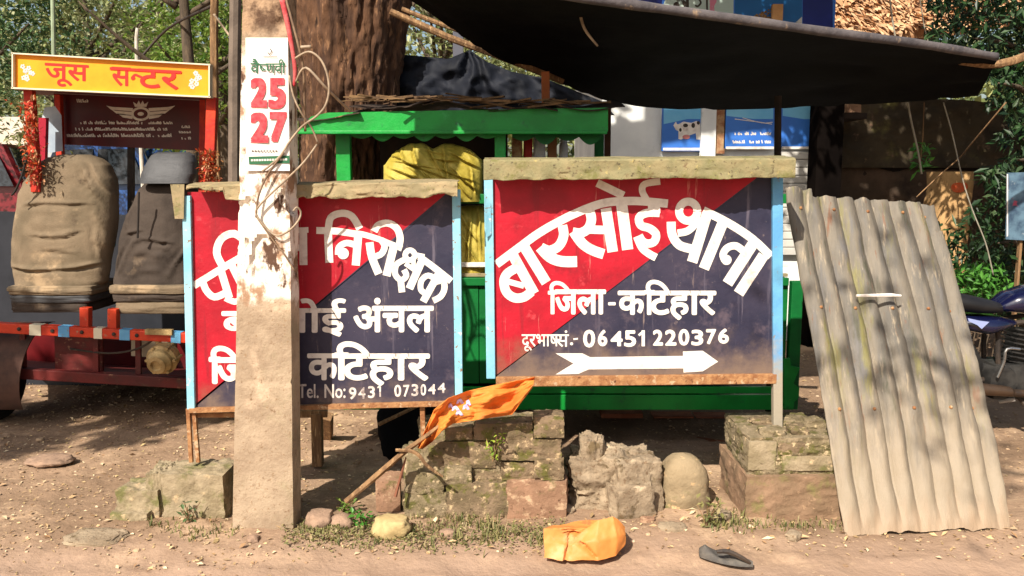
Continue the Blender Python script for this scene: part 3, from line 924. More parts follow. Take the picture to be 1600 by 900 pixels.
# ================================================================ CORRUGATED SHEET
c = P(1445, 830, 3.2)
TLc, TRc, BLc, BRc = P(1229, 304, 3.72), P(1455, 318, 3.86), P(1322, 836, 3.13), P(1578, 824, 3.22)
def corr(u, v):
    """u across, v from the top down"""
    uu = u
    p = TLc.lerp(TRc, uu).lerp(BLc.lerp(BRc, uu), v)
    # the right edge bows outwards
    p.x += 0.03 * math.sin(math.pi * v) * (0.3 + 0.7 * uu)
    n = (TRc - TLc).cross(BLc - TLc).normalized()
    n = -n if n.y > 0 else n
    k = 8.6
    flat = max(0.0, min(1.0, (1.0 - v) / 0.10)) * (0.75 + 0.35 * nzv((u * 3, v * 2, 0), 1.0, 5))
    crush = 1 - 0.65 * math.exp(-((u - 0.62) / 0.10) ** 2 - ((v - 0.72) / 0.28) ** 2)
    w = math.cos(2 * math.pi * (k * (u + 0.022 * nzv((u * 4.3, v * 0.5, 1), 1.0, 3)) + 0.5))
    w = 2 * abs(math.cos(math.pi * (k * (u + 0.010 * nzv((u * 4.3, v * 0.5, 1), 1.0, 3)) + 0.5))) ** 0.75 - 1.15
    p = p + n * (0.019 * w * flat * crush + 0.014 * fbm((u * 2, v * 2, 0), 1.0, 8) + 0.006 * fbm((u * 9, v * 12, 0), 1.0, 18))
    if v < 0.02:
        p.z += 0.012 * fbm((u * 14, 0, 0), 1.0, 4) + (0.03 if u < 0.16 else 0.0)
    if v > 0.97:
        p.z += 0.014 * fbm((u * 9, 0, 0), 1.0, 14) - 0.03 * max(0, 0.25 - u)
    if u < 0.16 and v > 0.93:                    # turned-up corner
        p.y -= 0.05 * (0.16 - u) * (v - 0.93) * 90 * 0.16
    if u > 0.9 and v < 0.1:
        p.z -= 0.22 * (u - 0.9)
    return p
M_corr = mat("old_corrugated_sheet", S(112, 103, 89), S(82, 77, 69), scale=3, rough=0.62, bump=0.3, bscale=60, stretch=(5, 1.5, 0.5), spec=0.4,
             spots=[(S(112, 106, 62), 2.0, 0.55, 0.66), (S(94, 90, 86), 4, 0.54, 0.68), (S(146, 132, 110), 9, 0.56, 0.70), (S(104, 70, 48), 14, 0.62, 0.70), (S(110, 74, 50), 5, 0.60, 0.70, (6.0, 2.0, 0.25)), (S(70, 68, 52), 3.5, 0.56, 0.68, (4.0, 1.5, 0.3))],
             zfade=[(0.70, 0.15, S(138, 124, 104), 5), (0.14, 0.0, S(150, 128, 104), 6)])
q = MB().sheet(corr, 184, 90, (0.0, 0.004, -0.002))
cs = q.build("corrugated_sheet", M_corr, smooth=True, angle=70, label="weathered corrugated roofing sheet leaning beside the right signboard", category="metal sheet", origin=(c.x, c.y, 0))
q = MB()
for v in (0.045, 0.36, 0.66):                   # rusty nail heads in three rows
    for u in (0.07, 0.29, 0.52, 0.75, 0.93):
        p = corr(u, v)
        MB().lathe(p + Vector((0, 0.004, 0)), (0, -1, 0.35), [(0, 0.0075), (0.008, 0.007), (0.012, 0.003)], n=8).build("nail_head", M_rust, cs, smooth=True)
s0, s1 = corr(0.44, 0.30) , corr(0.70, 0.30)
q.tube([P(1338, 462, s0.y - 0.06), P(1392, 461, s0.y - 0.065), P(1408, 462, s0.y - 0.06)], [0.006, 0.008, 0.004], n=6)
q.build("rib_clip", M_white, cs, smooth=True)

# ================================================================ ORANGE FLAG AND ITS STICKS
M_orange = mat("saffron_cloth", S(226, 138, 58), S(214, 118, 46), scale=5, rough=0.75, bump=0.15, bscale=60, transl=0.25, spots=[(S(232, 160, 92), 7, 0.54, 0.7), (S(196, 120, 62), 13, 0.58, 0.74)])
st = MB()
st.tube([P(540, 784, 3.20), P(590, 742, 3.22), P(632, 706, 3.24), P(660, 686, 3.25), P(700, 655, 3.27)], [0.012, 0.013, 0.012, 0.010, 0.006], n=8, wob=0.3, smoothpath=3)
fl = thing("flag", "crumpled saffron flag on a rough stick, drooping over the brick pillar", "flag", st.v[0])
st.build("flagstick", M_wood, fl, smooth=True)
q = MB()
top = [(652, 700), (664, 672), (678, 640), (700, 622), (730, 611), (770, 602), (805, 595), (836, 589)]
bot = [(660, 702), (676, 690), (690, 674), (708, 662), (740, 657), (772, 652), (800, 648), (832, 606)]
def ip(tab, u):
    t = u * (len(tab) - 1); i = min(int(t), len(tab) - 2); f_ = t - i
    f_ = f_ * f_ * (3 - 2 * f_) * 0.3 + f_ * 0.7
    return (tab[i][0] + (tab[i + 1][0] - tab[i][0]) * f_, tab[i][1] + (tab[i + 1][1] - tab[i][1]) * f_)
def flagfn(u, v):
    a, b = ip(top, u), ip(bot, u)
    x, y = a[0] + (b[0] - a[0]) * v, a[1] + (b[1] - a[1]) * v
    yy = 3.27 + 0.014 * math.sin(v * 9 + u * 11) + 0.03 * fbm((u * 5, v * 3, 0), 1.0, 4) - 0.05 * v * min(1, max(0, (u - 0.2) * 5)) - 0.03 * math.sin(u * 19 + v * 3) * v + 0.012 * (1 - abs(nzv((u * 7, v * 2.5, 3), 1.0, 2)) * 4) - 0.02 * math.exp(-(v / 0.09) ** 2)
    return P(x, y, yy)
q.sheet(flagfn, 110, 40, (0, 0.0015, 0))
flc = q.build("flag_cloth", M_orange, fl, smooth=True, angle=180)
L = MB()
pf = lambda x, y, k: P(x, y, 3.19)
def onflag(u, v, k=0):
    return flagfn(u, v) + Vector((0, -0.003 - k * 0.0003, 0))
pfl = lambda x, y, k: onflag(x, y, k)
for i, (u, v, du) in enumerate([(0.42, 0.35, 0.03), (0.45, 0.5, 0.035), (0.49, 0.3, 0.03), (0.52, 0.55, 0.03), (0.47, 0.7, 0.03), (0.55, 0.42, 0.02)]):
    stroke(L, [(u, v), (u + du * 0.5, v - 0.14), (u + du, v + 0.05)], 0.018, pfl, lift=i)
L.build("flag_print", mat("faded_flag_print", S(196, 186, 214), S(150, 140, 190), scale=40, rough=0.7), flc)
q = MB()
q.tube([P(618, 703, 3.22), P(640, 704, 3.22), P(655, 712, 3.21), P(668, 728, 3.21), P(692, 745, 3.22)], [0.006, 0.008, 0.008, 0.007, 0.004], n=6, wob=0.3, smoothpath=3)
q.build("forked_twig", M_wood, smooth=True, label="thin bent twig crossing the flagstick where it leaves the pillar", category="twig")
q = MB()
q.tube([P(592, 663, 3.9), P(640, 640, 4.0)], [0.011, 0.010], n=6)
q.tube([P(640, 640, 4.0), P(690, 616, 4.1)], [0.010, 0.009], n=6)
q.build("bamboo_stick", M_wood, smooth=True, label="straight pale stick slanting up behind the left signboard's bottom edge", category="stick")
q = MB()
q.tube([P(618, 776, 3.26), P(626, 745, 3.27), P(634, 715, 3.26)], [0.009, 0.006, 0.003], n=6, smoothpath=3, wob=0.5)
q.build("dry_bark_strip", mat("dry_bark", S(122, 78, 58), rough=0.9), smooth=True, label="reddish strip of dry bark hanging in front of the standing brick", category="bark strip")

# ================================================================ ORANGE BAG, SLIPPER
M_obag = mat("orange_plastic", S(210, 138, 72), S(198, 122, 58), scale=6, rough=0.55, bump=0.12, bscale=30, spots=[(S(206, 152, 100), 8, 0.52, 0.68), (S(160, 106, 62), 14, 0.60, 0.72)], transl=0.08)
bx0, bx1 = G(850, 873), G(976, 864)
q = MB()
V = {}
def bp(px, py, Y): return P(px, py, Y)
ring_b = [bp(850, 872, 2.93), bp(884, 876, 2.91), bp(932, 877, 2.905), bp(962, 868, 2.93), bp(977, 852, 2.97), bp(968, 846, 3.08), bp(900, 846, 3.10), bp(856, 852, 3.06)]
ring_m = [bp(850, 846, 2.945), bp(888, 852, 2.935), bp(932, 846, 2.925), bp(965, 838, 2.945), bp(978, 836, 2.975), bp(972, 828, 3.07), bp(905, 828, 3.09), bp(856, 832, 3.05)]
ring_t = [bp(850, 824, 2.965), bp(898, 838, 2.985), bp(936, 812, 2.975), bp(958, 806, 2.985), bp(978, 824, 3.0), bp(965, 812, 3.06), bp(905, 815, 3.07), bp(862, 820, 3.03)]
def sub(r):
    o_ = []
    for i in range(8):
        for k in range(14):
            o_.append(r[i].lerp(r[(i + 1) % 8], k / 14))
    return o_
rb, rm, rt = sub(ring_b), sub(ring_m), sub(ring_t)
cen = bp(925, 826, 3.02)
rings = []
for j in range(12): rings.append([a.lerp(b, j / 12) for a, b in zip(rb, rm)])
for j in range(13): rings.append([a.lerp(b, j / 12) for a, b in zip(rm, rt)])
for j in range(1, 5): rings.append([p.lerp(cen + Vector((0, 0, 0.004)), j / 5) for p in rt])
def bag_fold(p):
    x, z = p.x, p.z
    a, b, c_ = P(893, 838, 2.94), P(882, 872, 2.94), P(930, 866, 2.94)
    d = 0
    for e in (b, c_):
        t = max(0, min(1, ((x - a.x) * (e.x - a.x) + (z - a.z) * (e.z - a.z)) / ((e.x - a.x) ** 2 + (e.z - a.z) ** 2)))
        ds = math.hypot(x - a.x - (e.x - a.x) * t, z - a.z - (e.z - a.z) * t)
        d = max(d, math.exp(-(ds / 0.006) ** 2) * (1 - 0.5 * t))
    return d if p.y < 3.0 else 0
rings = [[p + Vector((0.004 * fbm(p, 14, 1), 0.006 * fbm(p, 14, 2) + 0.030 * bag_fold(p), 0.006 * fbm(p, 12, 3))) for p in r] for r in rings]
q.loft(rings)
ob = q.build("orange_bag", M_obag, smooth=True, angle=40, label="crumpled orange plastic bag lying flat at the road edge", category="bag")
q = MB()
rings = []
for j in range(19):
    t = j / 18
    p = G(1092 + 84 * t, 868 + 17 * t)
    w = 0.036 * math.sin(math.pi * min(0.999, 0.10 + 0.86 * t)) ** 0.6
    h = 0.050 - 0.034 * t ** 0.8 if t > 0.12 else 0.050 * (0.5 + t * 4)
    ring = []
    for i in range(18):
        an = 2 * math.pi * i / 18
        z = h * max(0, math.sin(an)) + 0.004
        dip = 0.026 * math.exp(-((t - 0.42) / 0.22) ** 2) * max(0, math.sin(an)) ** 3
        ring.append(Vector((p.x + 0.2 * w * math.cos(an), p.y + w * math.cos(an) * 1.1, z - dip)))
    rings.append(ring)
q.loft(rings)
M_rub = mat("grey_rubber", S(74, 70, 66), S(94, 88, 80), scale=30, rough=0.8, bump=0.3)
shoe = q.build("slipper", M_rub, smooth=True, angle=60, label="dusty grey-black slipper lying in the road at bottom right", category="shoe")
q = MB()
q.tube([G(1120, 862, 0.05), G(1138, 862, 0.052), G(1160, 872, 0.035), G(1172, 880, 0.016)], [0.007, 0.010, 0.009, 0.006], n=6, smoothpath=3)
q.build("strap", M_dark, shoe, smooth=True)

# ================================================================ TRESTLE, BLACK LUMP
q = MB()
wb = thing("wooden_trestle", "rough pale wooden trestle leg standing behind the left signboard", "trestle", (P(496, 725, 4.0).x, 4.0, 0))
MB().bar(P(495, 645, 3.95), G(497, 727), 0.05, 0.05, up=(0, 1, 0)).build("leg", M_wood, wb, bevel=0.004)
MB().bar(P(440, 646, 3.93), P(512, 645, 3.97), 0.05, 0.035).build("top_bar", M_wood, wb, bevel=0.004)
MB().bar(P(512, 650, 4.25), G(512, 682), 0.05, 0.05, up=(0, 1, 0)).build("leg", M_wood, wb, bevel=0.004)
q = MB()
p = G(636, 716)
q.rock((p.x, p.y + 0.15, 0.14), (0.30, 0.32, 0.33), 5, sub=10, amp=0.14, blocky=0.5, fine=0.04)
q.build("black_lump", M_black, smooth=True, angle=180, label="black rounded lump lying under the left end of the green stall", category="bag")  # plain black lump filling the dark area below the stall's left end

# ================================================================ CABLES AND CORDS ON THE POLE
M_wire = mat("grey_white_cable", S(160, 140, 116), S(128, 110, 90), scale=30, rough=0.6)
M_wire2 = mat("brown_cable", S(104, 82, 64), S(132, 108, 84), scale=30, rough=0.7)
M_redcord = mat("faded_red_cloth", S(172, 52, 58), S(190, 96, 92), scale=24, rough=0.9, bump=0.4)
def cable(pts, r, m, label, name="cable", Y=3.15, cat="cable"):
    q = MB().tube([P(x[0], x[1], x[2] if len(x) > 2 else Y) for x in pts], [e * 0.82 for e in r] if hasattr(r, '__len__') else r * 0.82, n=7, smoothpath=5)
    return q.build(name, m, smooth=True, angle=180, label=label, category=cat)
cable([(470, 74), (486, 73)], 0.008, M_wire, "short stub of white cable sticking out of the pole above the loop")
cable([(460, 92, 3.16), (482, 81), (500, 92), (511, 115), (514, 142), (508, 166), (494, 182), (478, 193), (467, 203, 3.17), (452, 222, 3.165), (436, 246, 3.16), (410, 268, 3.165)], 0.0052, M_wire, "white cable making a wide loop right of the pole beside the poster")
cable([(462, 128, 3.17), (478, 106), (510, 138), (547, 174, 3.3)], [0.004, 0.006, 0.006, 0.007], M_wire, "pale stick-like cable end slanting down from the pole to the stall roof")
cable([(447, 0, 3.17), (456, 32, 3.16), (466, 70, 3.16), (474, 108, 3.18), (476, 165, 3.22), (477, 205, 3.25)], 0.006, M_wire2, "brown cable running straight down the pole's right edge")
cable([(441, 0, 3.165), (450, 40, 3.16), (458, 84, 3.16), (461, 112, 3.17), (459, 135, 3.175)], [0.013, 0.012, 0.010, 0.010, 0.006], M_redcord, "faded red cloth strip hanging at the pole's upper right edge", name="cloth_strip", cat="cloth strip")
cable([(452, 118, 3.165), (458, 148, 3.16), (470, 175, 3.16), (487, 200, 3.2), (497, 224, 3.22)], 0.0045, M_wire, "thin cable dropping from the poster's edge towards the stall")
cable([(495, 226, 3.2), (476, 252, 3.16), (450, 278, 3.155), (424, 302, 3.155), (403, 324, 3.155), (401, 336, 3.155), (414, 354, 3.155), (432, 368, 3.155), (452, 360, 3.16), (466, 345, 3.17), (470, 332, 3.18), (464, 324, 3.17), (458, 330, 3.165)], 0.0048, M_wire, "pale cable crossing the flaked plaster and curling into a small loop")
cable([(400, 338, 3.155), (424, 372, 3.155), (440, 392, 3.155), (461, 424, 3.16)], 0.0035, M_wire2, "thin brown wire slanting down across the flaked plaster")
cable([(444, 238, 3.16), (420, 270, 3.155), (404, 306, 3.155), (400, 340, 3.155)], 0.0045, M_wire2, "brown wire slanting over the bottom of the poster")

# ================================================================ GREEN STALL
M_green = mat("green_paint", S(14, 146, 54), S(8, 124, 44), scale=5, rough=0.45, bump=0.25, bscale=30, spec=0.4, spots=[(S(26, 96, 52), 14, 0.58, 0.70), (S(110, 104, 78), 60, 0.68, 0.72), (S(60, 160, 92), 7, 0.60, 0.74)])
M_greend = mat("shaded_green_paint", S(8, 104, 44), S(6, 86, 38), scale=5, rough=0.5, bump=0.15, bscale=30)  # same green, darkened and dulled for the parts in shade
YS = 4.30
def X(px, Y): return P(px, 300, Y).x
def Zz(py, Y): return P(800, py, Y).z
c = P(850, 640, YS)
stl = thing("vendor_stall", "bright green wooden vendor stall with scalloped trim behind the signboards", "stall", (c.x, YS + 0.5, 0))
# fascia: left end is cut on the slant
q = MB()
A = [P(466, 206, YS - 0.06), P(486, 182, YS - 0.06), P(512, 176, YS - 0.06), P(950, 168, YS - 0.06), P(950, 205, YS - 0.06)]
k = Vector((0, 0.03, 0))
q.add(A + [p + k for p in A], [(0, 4, 3, 2, 1), (5, 6, 7, 8, 9)] + [(i, (i + 1) % 5, (i + 1) % 5 + 5, i + 5) for i in range(5)])
q.build("fascia_board", M_green, stl)
MB().bar(P(466, 207, YS - 0.07), P(948, 207, YS - 0.07), 0.05, 0.016).build("moulding", M_green, stl, bevel=0.003)
def scallop(px0, px1, py0, dp, amp, n, Y, name, m):
    q = MB()
    N = n * 12
    up = [P(px0 + (px1 - px0) * i / N, py0, Y) for i in range(N + 1)]
    lo_ = [P(px0 + (px1 - px0) * i / N, py0 + dp + amp * abs(math.sin(math.pi * n * i / N)) * (1 if int(n * i / N) % 2 else 0.5), Y) for i in range(N + 1)]
    vs = up + lo_ + [p + Vector((0, 0.015, 0)) for p in up + lo_]
    M_ = N + 1
    fs = []
    for i in range(N):
        fs += [(M_ + i, M_ + i + 1, i + 1, i), (2 * M_ + i, 2 * M_ + i + 1, 3 * M_ + i + 1, 3 * M_ + i), (M_ + i + 1, M_ + i, 3 * M_ + i, 3 * M_ + i + 1)]
    q.add(vs, fs)
    return q.build(name, m, stl)
scallop(548, 778, 208, 4, 9, 7, YS - 0.02, "scalloped_valance", M_green)
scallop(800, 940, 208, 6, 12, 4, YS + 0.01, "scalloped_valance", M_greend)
def spost(px0, px1, py0, py1, Y, m, name="post", d=0.05):
    a, b = P((px0 + px1) / 2, py0, Y), P((px0 + px1) / 2, py1, Y)
    w = X(px1, Y) - X(px0, Y)
    return MB().box(a.x - w / 2, a.x + w / 2, Y, Y + d, b.z, a.z).build(name, m, stl, bevel=0.004)
spost(524, 546, 208, 640, YS, M_green)
spost(773, 790, 208, 640, YS + 0.005, M_green)
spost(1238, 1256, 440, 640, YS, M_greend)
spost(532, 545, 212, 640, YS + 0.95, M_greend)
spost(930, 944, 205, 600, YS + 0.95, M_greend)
# scalloped bracket at the right end, lit
q = MB()
br = [(1225, 600), (1225, 562), (1234, 560), (1236, 572), (1250, 575), (1244, 588), (1240, 600), (1249, 606), (1248, 622), (1241, 628), (1240, 638), (1225, 638)]
bb = [P(x, y, YS - 0.05) for x, y in br]
n = len(bb)
q.add(bb + [p + Vector((0, 0.02, 0)) for p in bb], [tuple(range(n)), tuple(range(2 * n - 1, n - 1, -1))] + [(i, (i + 1) % n, (i + 1) % n + n, i + n) for i in range(n)])
q.build("scalloped_bracket", M_green, stl)
# bottom beam of two boards, and the body boards above it
for (y0, y1, dy) in ((603, 613, 0.004), (615, 638, 0.0)):
    a, b = P(548, y0, YS - 0.03), P(1240, y1, YS - 0.03)
    MB().box(a.x, b.x, YS - 0.03 + dy, YS + 0.0, Zz(y1, YS), Zz(y0, YS)).build("bottom_board", M_green, stl, bevel=0.003)
x0, x1 = X(550, YS), X(1240, YS)
nb = 14
for i in range(nb):
    w = (x1 - x0) / nb
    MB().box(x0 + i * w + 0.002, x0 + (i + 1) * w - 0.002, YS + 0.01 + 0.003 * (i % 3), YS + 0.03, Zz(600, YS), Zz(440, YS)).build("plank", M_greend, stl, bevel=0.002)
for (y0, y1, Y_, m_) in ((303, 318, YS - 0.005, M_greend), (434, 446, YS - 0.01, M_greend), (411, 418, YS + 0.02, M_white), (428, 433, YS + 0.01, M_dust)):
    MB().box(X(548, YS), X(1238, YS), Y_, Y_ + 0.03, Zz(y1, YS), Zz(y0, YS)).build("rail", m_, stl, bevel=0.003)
# floor, shelf, side and back
MB().box(x0, x1, YS + 0.03, YS + 0.95, Zz(440, YS), Zz(436, YS)).build("counter_top", M_greend, stl)
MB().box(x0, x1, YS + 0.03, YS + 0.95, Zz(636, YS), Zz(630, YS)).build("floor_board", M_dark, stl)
M_back = mat("dark_back_board", S(48, 36, 28), S(34, 28, 24), scale=5, rough=0.9)  # dark colour of the back boards stands in for shade inside the stall
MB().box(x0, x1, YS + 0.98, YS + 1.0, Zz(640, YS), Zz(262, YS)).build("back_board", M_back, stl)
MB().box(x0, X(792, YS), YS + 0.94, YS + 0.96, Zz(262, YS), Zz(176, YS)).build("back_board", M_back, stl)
MB().box(X(548, YS) - 0.0, X(548, YS) + 0.02, YS + 0.05, YS + 0.98, Zz(640, YS), Zz(330, YS)).build("side_board", M_greend, stl)
# roof of old dark sheets, lapped and ragged
M_roof = mat("old_roof_tin", S(62, 48, 38), S(44, 36, 30), scale=7, rough=0.9, bump=0.5, spots=[(S(128, 92, 62), 12, 0.60, 0.70)])
rx = [452, 560, 670, 770, 860, 962]
for i in range(5):
    a0, a1 = X(rx[i], YS) - 0.02, X(rx[i + 1], YS) + 0.03
    hh = (176, 158, 154, 160, 158)[i]; h2 = (166, 150, 158, 164, 160)[i]
    def rf(u, v, i=i, a0=a0, a1=a1, hh=hh, h2=h2):
        x = a0 + (a1 - a0) * u
        zf = Zz(hh + (h2 - hh) * u + 8, YS)
        w = 0.012 * math.sin((x * 14)) + 0.02 * fbm((x * 3, v * 3, i), 1.0, i)
        y = YS - 0.085 + 1.15 * v + 0.03 * fbm((x * 5, 0, i), 1.0, 9) * (1 - v)
        return Vector((x, y, zf + 0.05 * v + w + 0.004 * i - 0.02 * (1 - v) ** 6))
    MB().sheet(rf, 26, 10, (0, 0, -0.004)).build("roof_sheet", M_roof, stl, smooth=True, angle=60)
M_scrap = mat("roof_scrap", S(126, 98, 66), S(84, 64, 46), scale=14, rough=0.9, bump=0.5)
random.seed(21)
q = MB()
for i in range(46):
    px = random.uniform(560, 950)
    p = P(px, 164 - 6 * random.random() - (6 if px < 760 else 0), YS - random.uniform(-0.2, 0.1))
    a = random.uniform(-0.5, 0.5)
    d = Vector((math.cos(a), random.uniform(-0.6, 0.6), math.sin(a) * 0.35)) * random.uniform(0.05, 0.16)
    q.bar(p - d, p + d, random.uniform(0.01, 0.035), random.uniform(0.004, 0.012))
q.build("roof_scraps", M_scrap, stl, kind="stuff")
# yellow sack on the counter, partly behind the left signboard
M_sack = mat("yellow_plastic_sheet", S(176, 160, 74), S(150, 132, 46), scale=5, rough=0.58, bump=0.4, bscale=30, spec=0.3, spots=[(S(206, 182, 90), 7, 0.55, 0.7), (S(140, 120, 50), 9, 0.6, 0.7)])
q = MB()
def bundle(px0, px1, py0, py1, Y, lines, seed, topc):
    """plastic sheet thrown over a heap: a bulging surface with sharp folds, closed behind"""
    LN = [((P(a, b, Y).x, P(a, b, Y).z), (P(c, d, Y).x, P(c, d, Y).z), s_) for a, b, c, d, s_ in lines]
    def fn(u, v):
        x = px0 + (px1 - px0) * u
        yt, _ = ip(topc, u)[1], 0
        y = yt + (py1 - yt) * v
        p = P(x, y, Y)
        bulge = 0.10 * math.sqrt(max(0.0, 1 - (2 * u - 1) ** 4)) * math.sqrt(max(0.0, 1 - (1 - min(1, v * 1.4)) ** 2.4))
        k = crease(p.x, p.z, LN, 0.018, 0.0065) + 0.020 * fbm((p.x * 4, p.z * 4, 0), 1.0, seed) + 0.010 * (1 - 4 * abs(nzv((p.x * 9 + p.z * 5, p.z * 3, 0), 1.0, seed)))
        return Vector((p.x, Y + 0.16 - bulge - k, p.z + 0.006 * fbm((p.x * 20, 0, 0), 1.0, seed) * (v < 0.1)))
    return MB().sheet(fn, 110, 80, (0, 0.05, 0))
sk1 = bundle(592, 752, 222, 316, YS - 0.12, [(600, 238, 700, 280, 1.2), (606, 262, 690, 290, 1.0), (640, 224, 652, 262, 0.9), (612, 250, 676, 262, 0.8), (604, 274, 660, 306, 0.9), (668, 246, 720, 252, 0.8), (682, 262, 742, 284, 0.9), (630, 256, 690, 300, 0.7), (700, 290, 722, 314, 0.8), (655, 230, 700, 242, 0.7), (662, 222, 690, 270, 1.2), (690, 226, 700, 280, 1.0), (700, 236, 748, 262, 1.1), (705, 262, 746, 300, 1.2), (712, 282, 735, 312, 1.0), (725, 232, 750, 245, 0.8), (620, 228, 628, 250, 0.8), (735, 262, 742, 305, 0.9), (650, 262, 712, 306, 0.9)], 3,
             [(592, 258), (604, 234), (625, 224), (655, 220), (680, 230), (700, 222), (725, 224), (745, 232), (752, 250)])
sk1.build("plastic_sack", M_sack, smooth=True, angle=60, label="crinkled yellow plastic sheet bundled in the stall above the left signboard", category="sack")
sk2 = bundle(690, 775, 322, 440, YS - 0.02, [(715, 330, 745, 380, 1.0), (735, 340, 730, 420, 1.2), (748, 330, 750, 400, 0.9), (722, 370, 752, 425, 1.0)], 9, [(690, 330), (720, 324), (750, 322), (775, 330)])
sk2.build("plastic_sack", M_sack, smooth=True, angle=60, label="lower dark-shaded yellow bundle seen in the gap between the signboards", category="sack")
# goods on the right half of the counter shelf
MB().box(X(795, YS), X(945, YS), YS + 0.2, YS + 0.5, Zz(262, YS), Zz(257, YS)).build("shelf", M_wood, stl)
gm = {"w": mat("white_packet", S(196, 196, 200), S(170, 176, 190), scale=20, rough=0.5), "r": mat("red_packet", S(176, 40, 36), S(150, 32, 30), scale=20, rough=0.5), "b": mat("brown_box", S(150, 104, 70), rough=0.8), "t": mat("tan_packet", S(186, 160, 120), S(160, 96, 70), scale=30, rough=0.6)}
for (a0, a1, y0, kk, nm, lab) in [(800, 816, 214, "t", "packet", "tan packet at the left end of the stall's shelf"), (818, 832, 212, "r", "packet", "red packet standing between the tan and white packets on the shelf"), (833, 852, 210, "w", "packet", "whitish packet beside the red one on the stall's shelf"), (856, 870, 208, "b", "carton", "brown carton standing upright on the stall's shelf"), (874, 888, 216, "w", "jar", "small pale jar right of the brown carton on the shelf")]:
    xa, xb = X(a0, YS + 0.25), X(a1, YS + 0.25)
    zb, zt_ = Zz(257, YS) + 0.002, Zz(y0, YS + 0.25)
    q = MB()
    if nm == "jar":
        xc, r_ = (xa + xb) / 2, (xb - xa) / 2
        q.lathe((xc, YS + 0.3, zb), (0, 0, 1), [(0, r_ * 0.9), (0.01, r_), ((zt_ - zb) * 0.75, r_), ((zt_ - zb) * 0.85, r_ * 0.7), ((zt_ - zb) * 0.86, r_ * 0.8), (zt_ - zb, r_ * 0.8)], n=16)
        q.build(nm, gm[kk], smooth=True, label=lab, category="jar")
    else:
        d_ = 0.06 if nm == "packet" else 0.08
        ym = YS + 0.27
        if nm == "packet":      # pillow packet: pinched top and bottom seams
            def pk(u, v, s=1): pass
            rings = []
            for j in range(9):
                t = j / 8
                k = 0.12 + 0.88 * math.sin(math.pi * t) ** 0.5 if 0 < j < 8 else 0.1
                z = zb + (zt_ - zb) * t
                rings.append([Vector(((xa + xb) / 2 + (xb - xa) / 2 * math.copysign(abs(math.cos(w)) ** 0.5, math.cos(w)), ym + d_ / 2 * k * math.sin(w), z)) for w in [2 * math.pi * i / 16 for i in range(16)]])
            q.loft(rings)
            q.build(nm, gm[kk], smooth=True, label=lab, category="packet")
        else:
            q.box(xa, xb, ym, ym + d_, zb, zt_)
            q.build(nm, gm[kk], bevel=0.003, label=lab, category="carton")
# post that carries the black awning, and a plank upright
q = MB()
q.tube([(X(1216, 4.9), 4.9, 0), (X(1217, 4.9), 4.9, 0.9), P(1216, 150, 4.9)], [0.024, 0.022, 0.02], n=8, wob=0.2, smoothpath=3)
q.build("awning_post", mat("dark_post_wood", S(52, 40, 32), S(38, 30, 26), scale=10, rough=0.9, bump=0.4), smooth=True, label="dark round post holding up the black awning behind the right signboard", category="post")
q = MB()
q.bar((X(949, 4.9), 4.9, 0), P(950, 160, 4.9), 0.035, 0.03, up=(0, 1, 0))
q.build("plank_upright", mat("brown_plank", S(84, 52, 38), S(62, 42, 32), scale=8, rough=0.9), label="thin brown upright plank at the right end of the stall's roof", category="post", bevel=0.003)
q = MB()
q.bar(P(853, 172, 4.75), P(852, 112, 4.75), 0.045, 0.03, up=(0, 1, 0))
q.build("orange_plank", mat("orange_plank", S(178, 106, 66), S(160, 92, 58), scale=8, rough=0.85), label="short orange-brown board sticking up from the stall's roof", category="board", bevel=0.003)

# ================================================================ BLACK AWNING
aw = thing("awning", "big black plastic awning sagging over the stall and the right signboard", "awning", P(1100, 170, 4.8))
frontp = [(585, -52, 3.36), (670, -36, 3.43), (760, -22, 3.5), (930, 3, 3.6), (1100, 26, 3.75), (1300, 54, 3.98), (1440, 72, 4.22), (1560, 92, 4.5)]
backp = [(610, -18, 4.0), (665, 16, 4.2), (760, 82, 4.6), (850, 120, 5.0), (950, 158, 5.35), (1060, 171, 5.55), (1200, 170, 5.6), (1320, 165, 5.5), (1450, 157, 5.3), (1528, 150, 5.05)]
def ip3(tab, u):
    t = u * (len(tab) - 1); i = min(int(t), len(tab) - 2); w = t - i
    a, b = P(*tab[i]), P(*tab[i + 1])
    p0, p3 = P(*tab[max(i - 1, 0)]), P(*tab[min(i + 2, len(tab) - 1)])
    return 0.5 * ((2 * a) + (b - p0) * w + (2 * p0 - 5 * a + 4 * b - p3) * w * w + (3 * a - p0 - 3 * b + p3) * w ** 3)
def awfn(u, v):
    a, b = ip3(frontp, u), ip3(backp, u)
    p = a.lerp(b, v)
    p.z += 0.016 * math.sin(v * math.pi) * fbm((u * 7, v * 2, 0), 1.0, 4) + 0.05 * math.sin(v * math.pi) * math.sin(u * math.pi)
    if v > 0.93:
        p.z += 0.02 * max(0, fbm((u * 40, 0, 0), 1.0, 6)) * (v - 0.93) / 0.07
    p.z += 0.010 * (1 - 4 * abs(nzv((u * 9 + v * 2, v * 2.4 - u * 3, 0), 1.0, 11))) * math.sin(v * math.pi)
    p.z += 0.012 * math.sin(u * 40 + v * 5) * v * (0.4 + 0.6 * fbm((u * 3, v, 0), 1.0, 2)) * math.sin(math.pi * min(1, v + 0.02))
    return p
MB().sheet(awfn, 90, 24, (0, 0, 0.003)).build("awning_sheet", M_black, aw, smooth=True, angle=60)
M_hem = mat("dusty_hem", S(92, 86, 86), S(66, 62, 64), scale=9, rough=0.9, bump=0.4, bscale=50, spots=[(S(142, 122, 100), 12, 0.58, 0.7)])
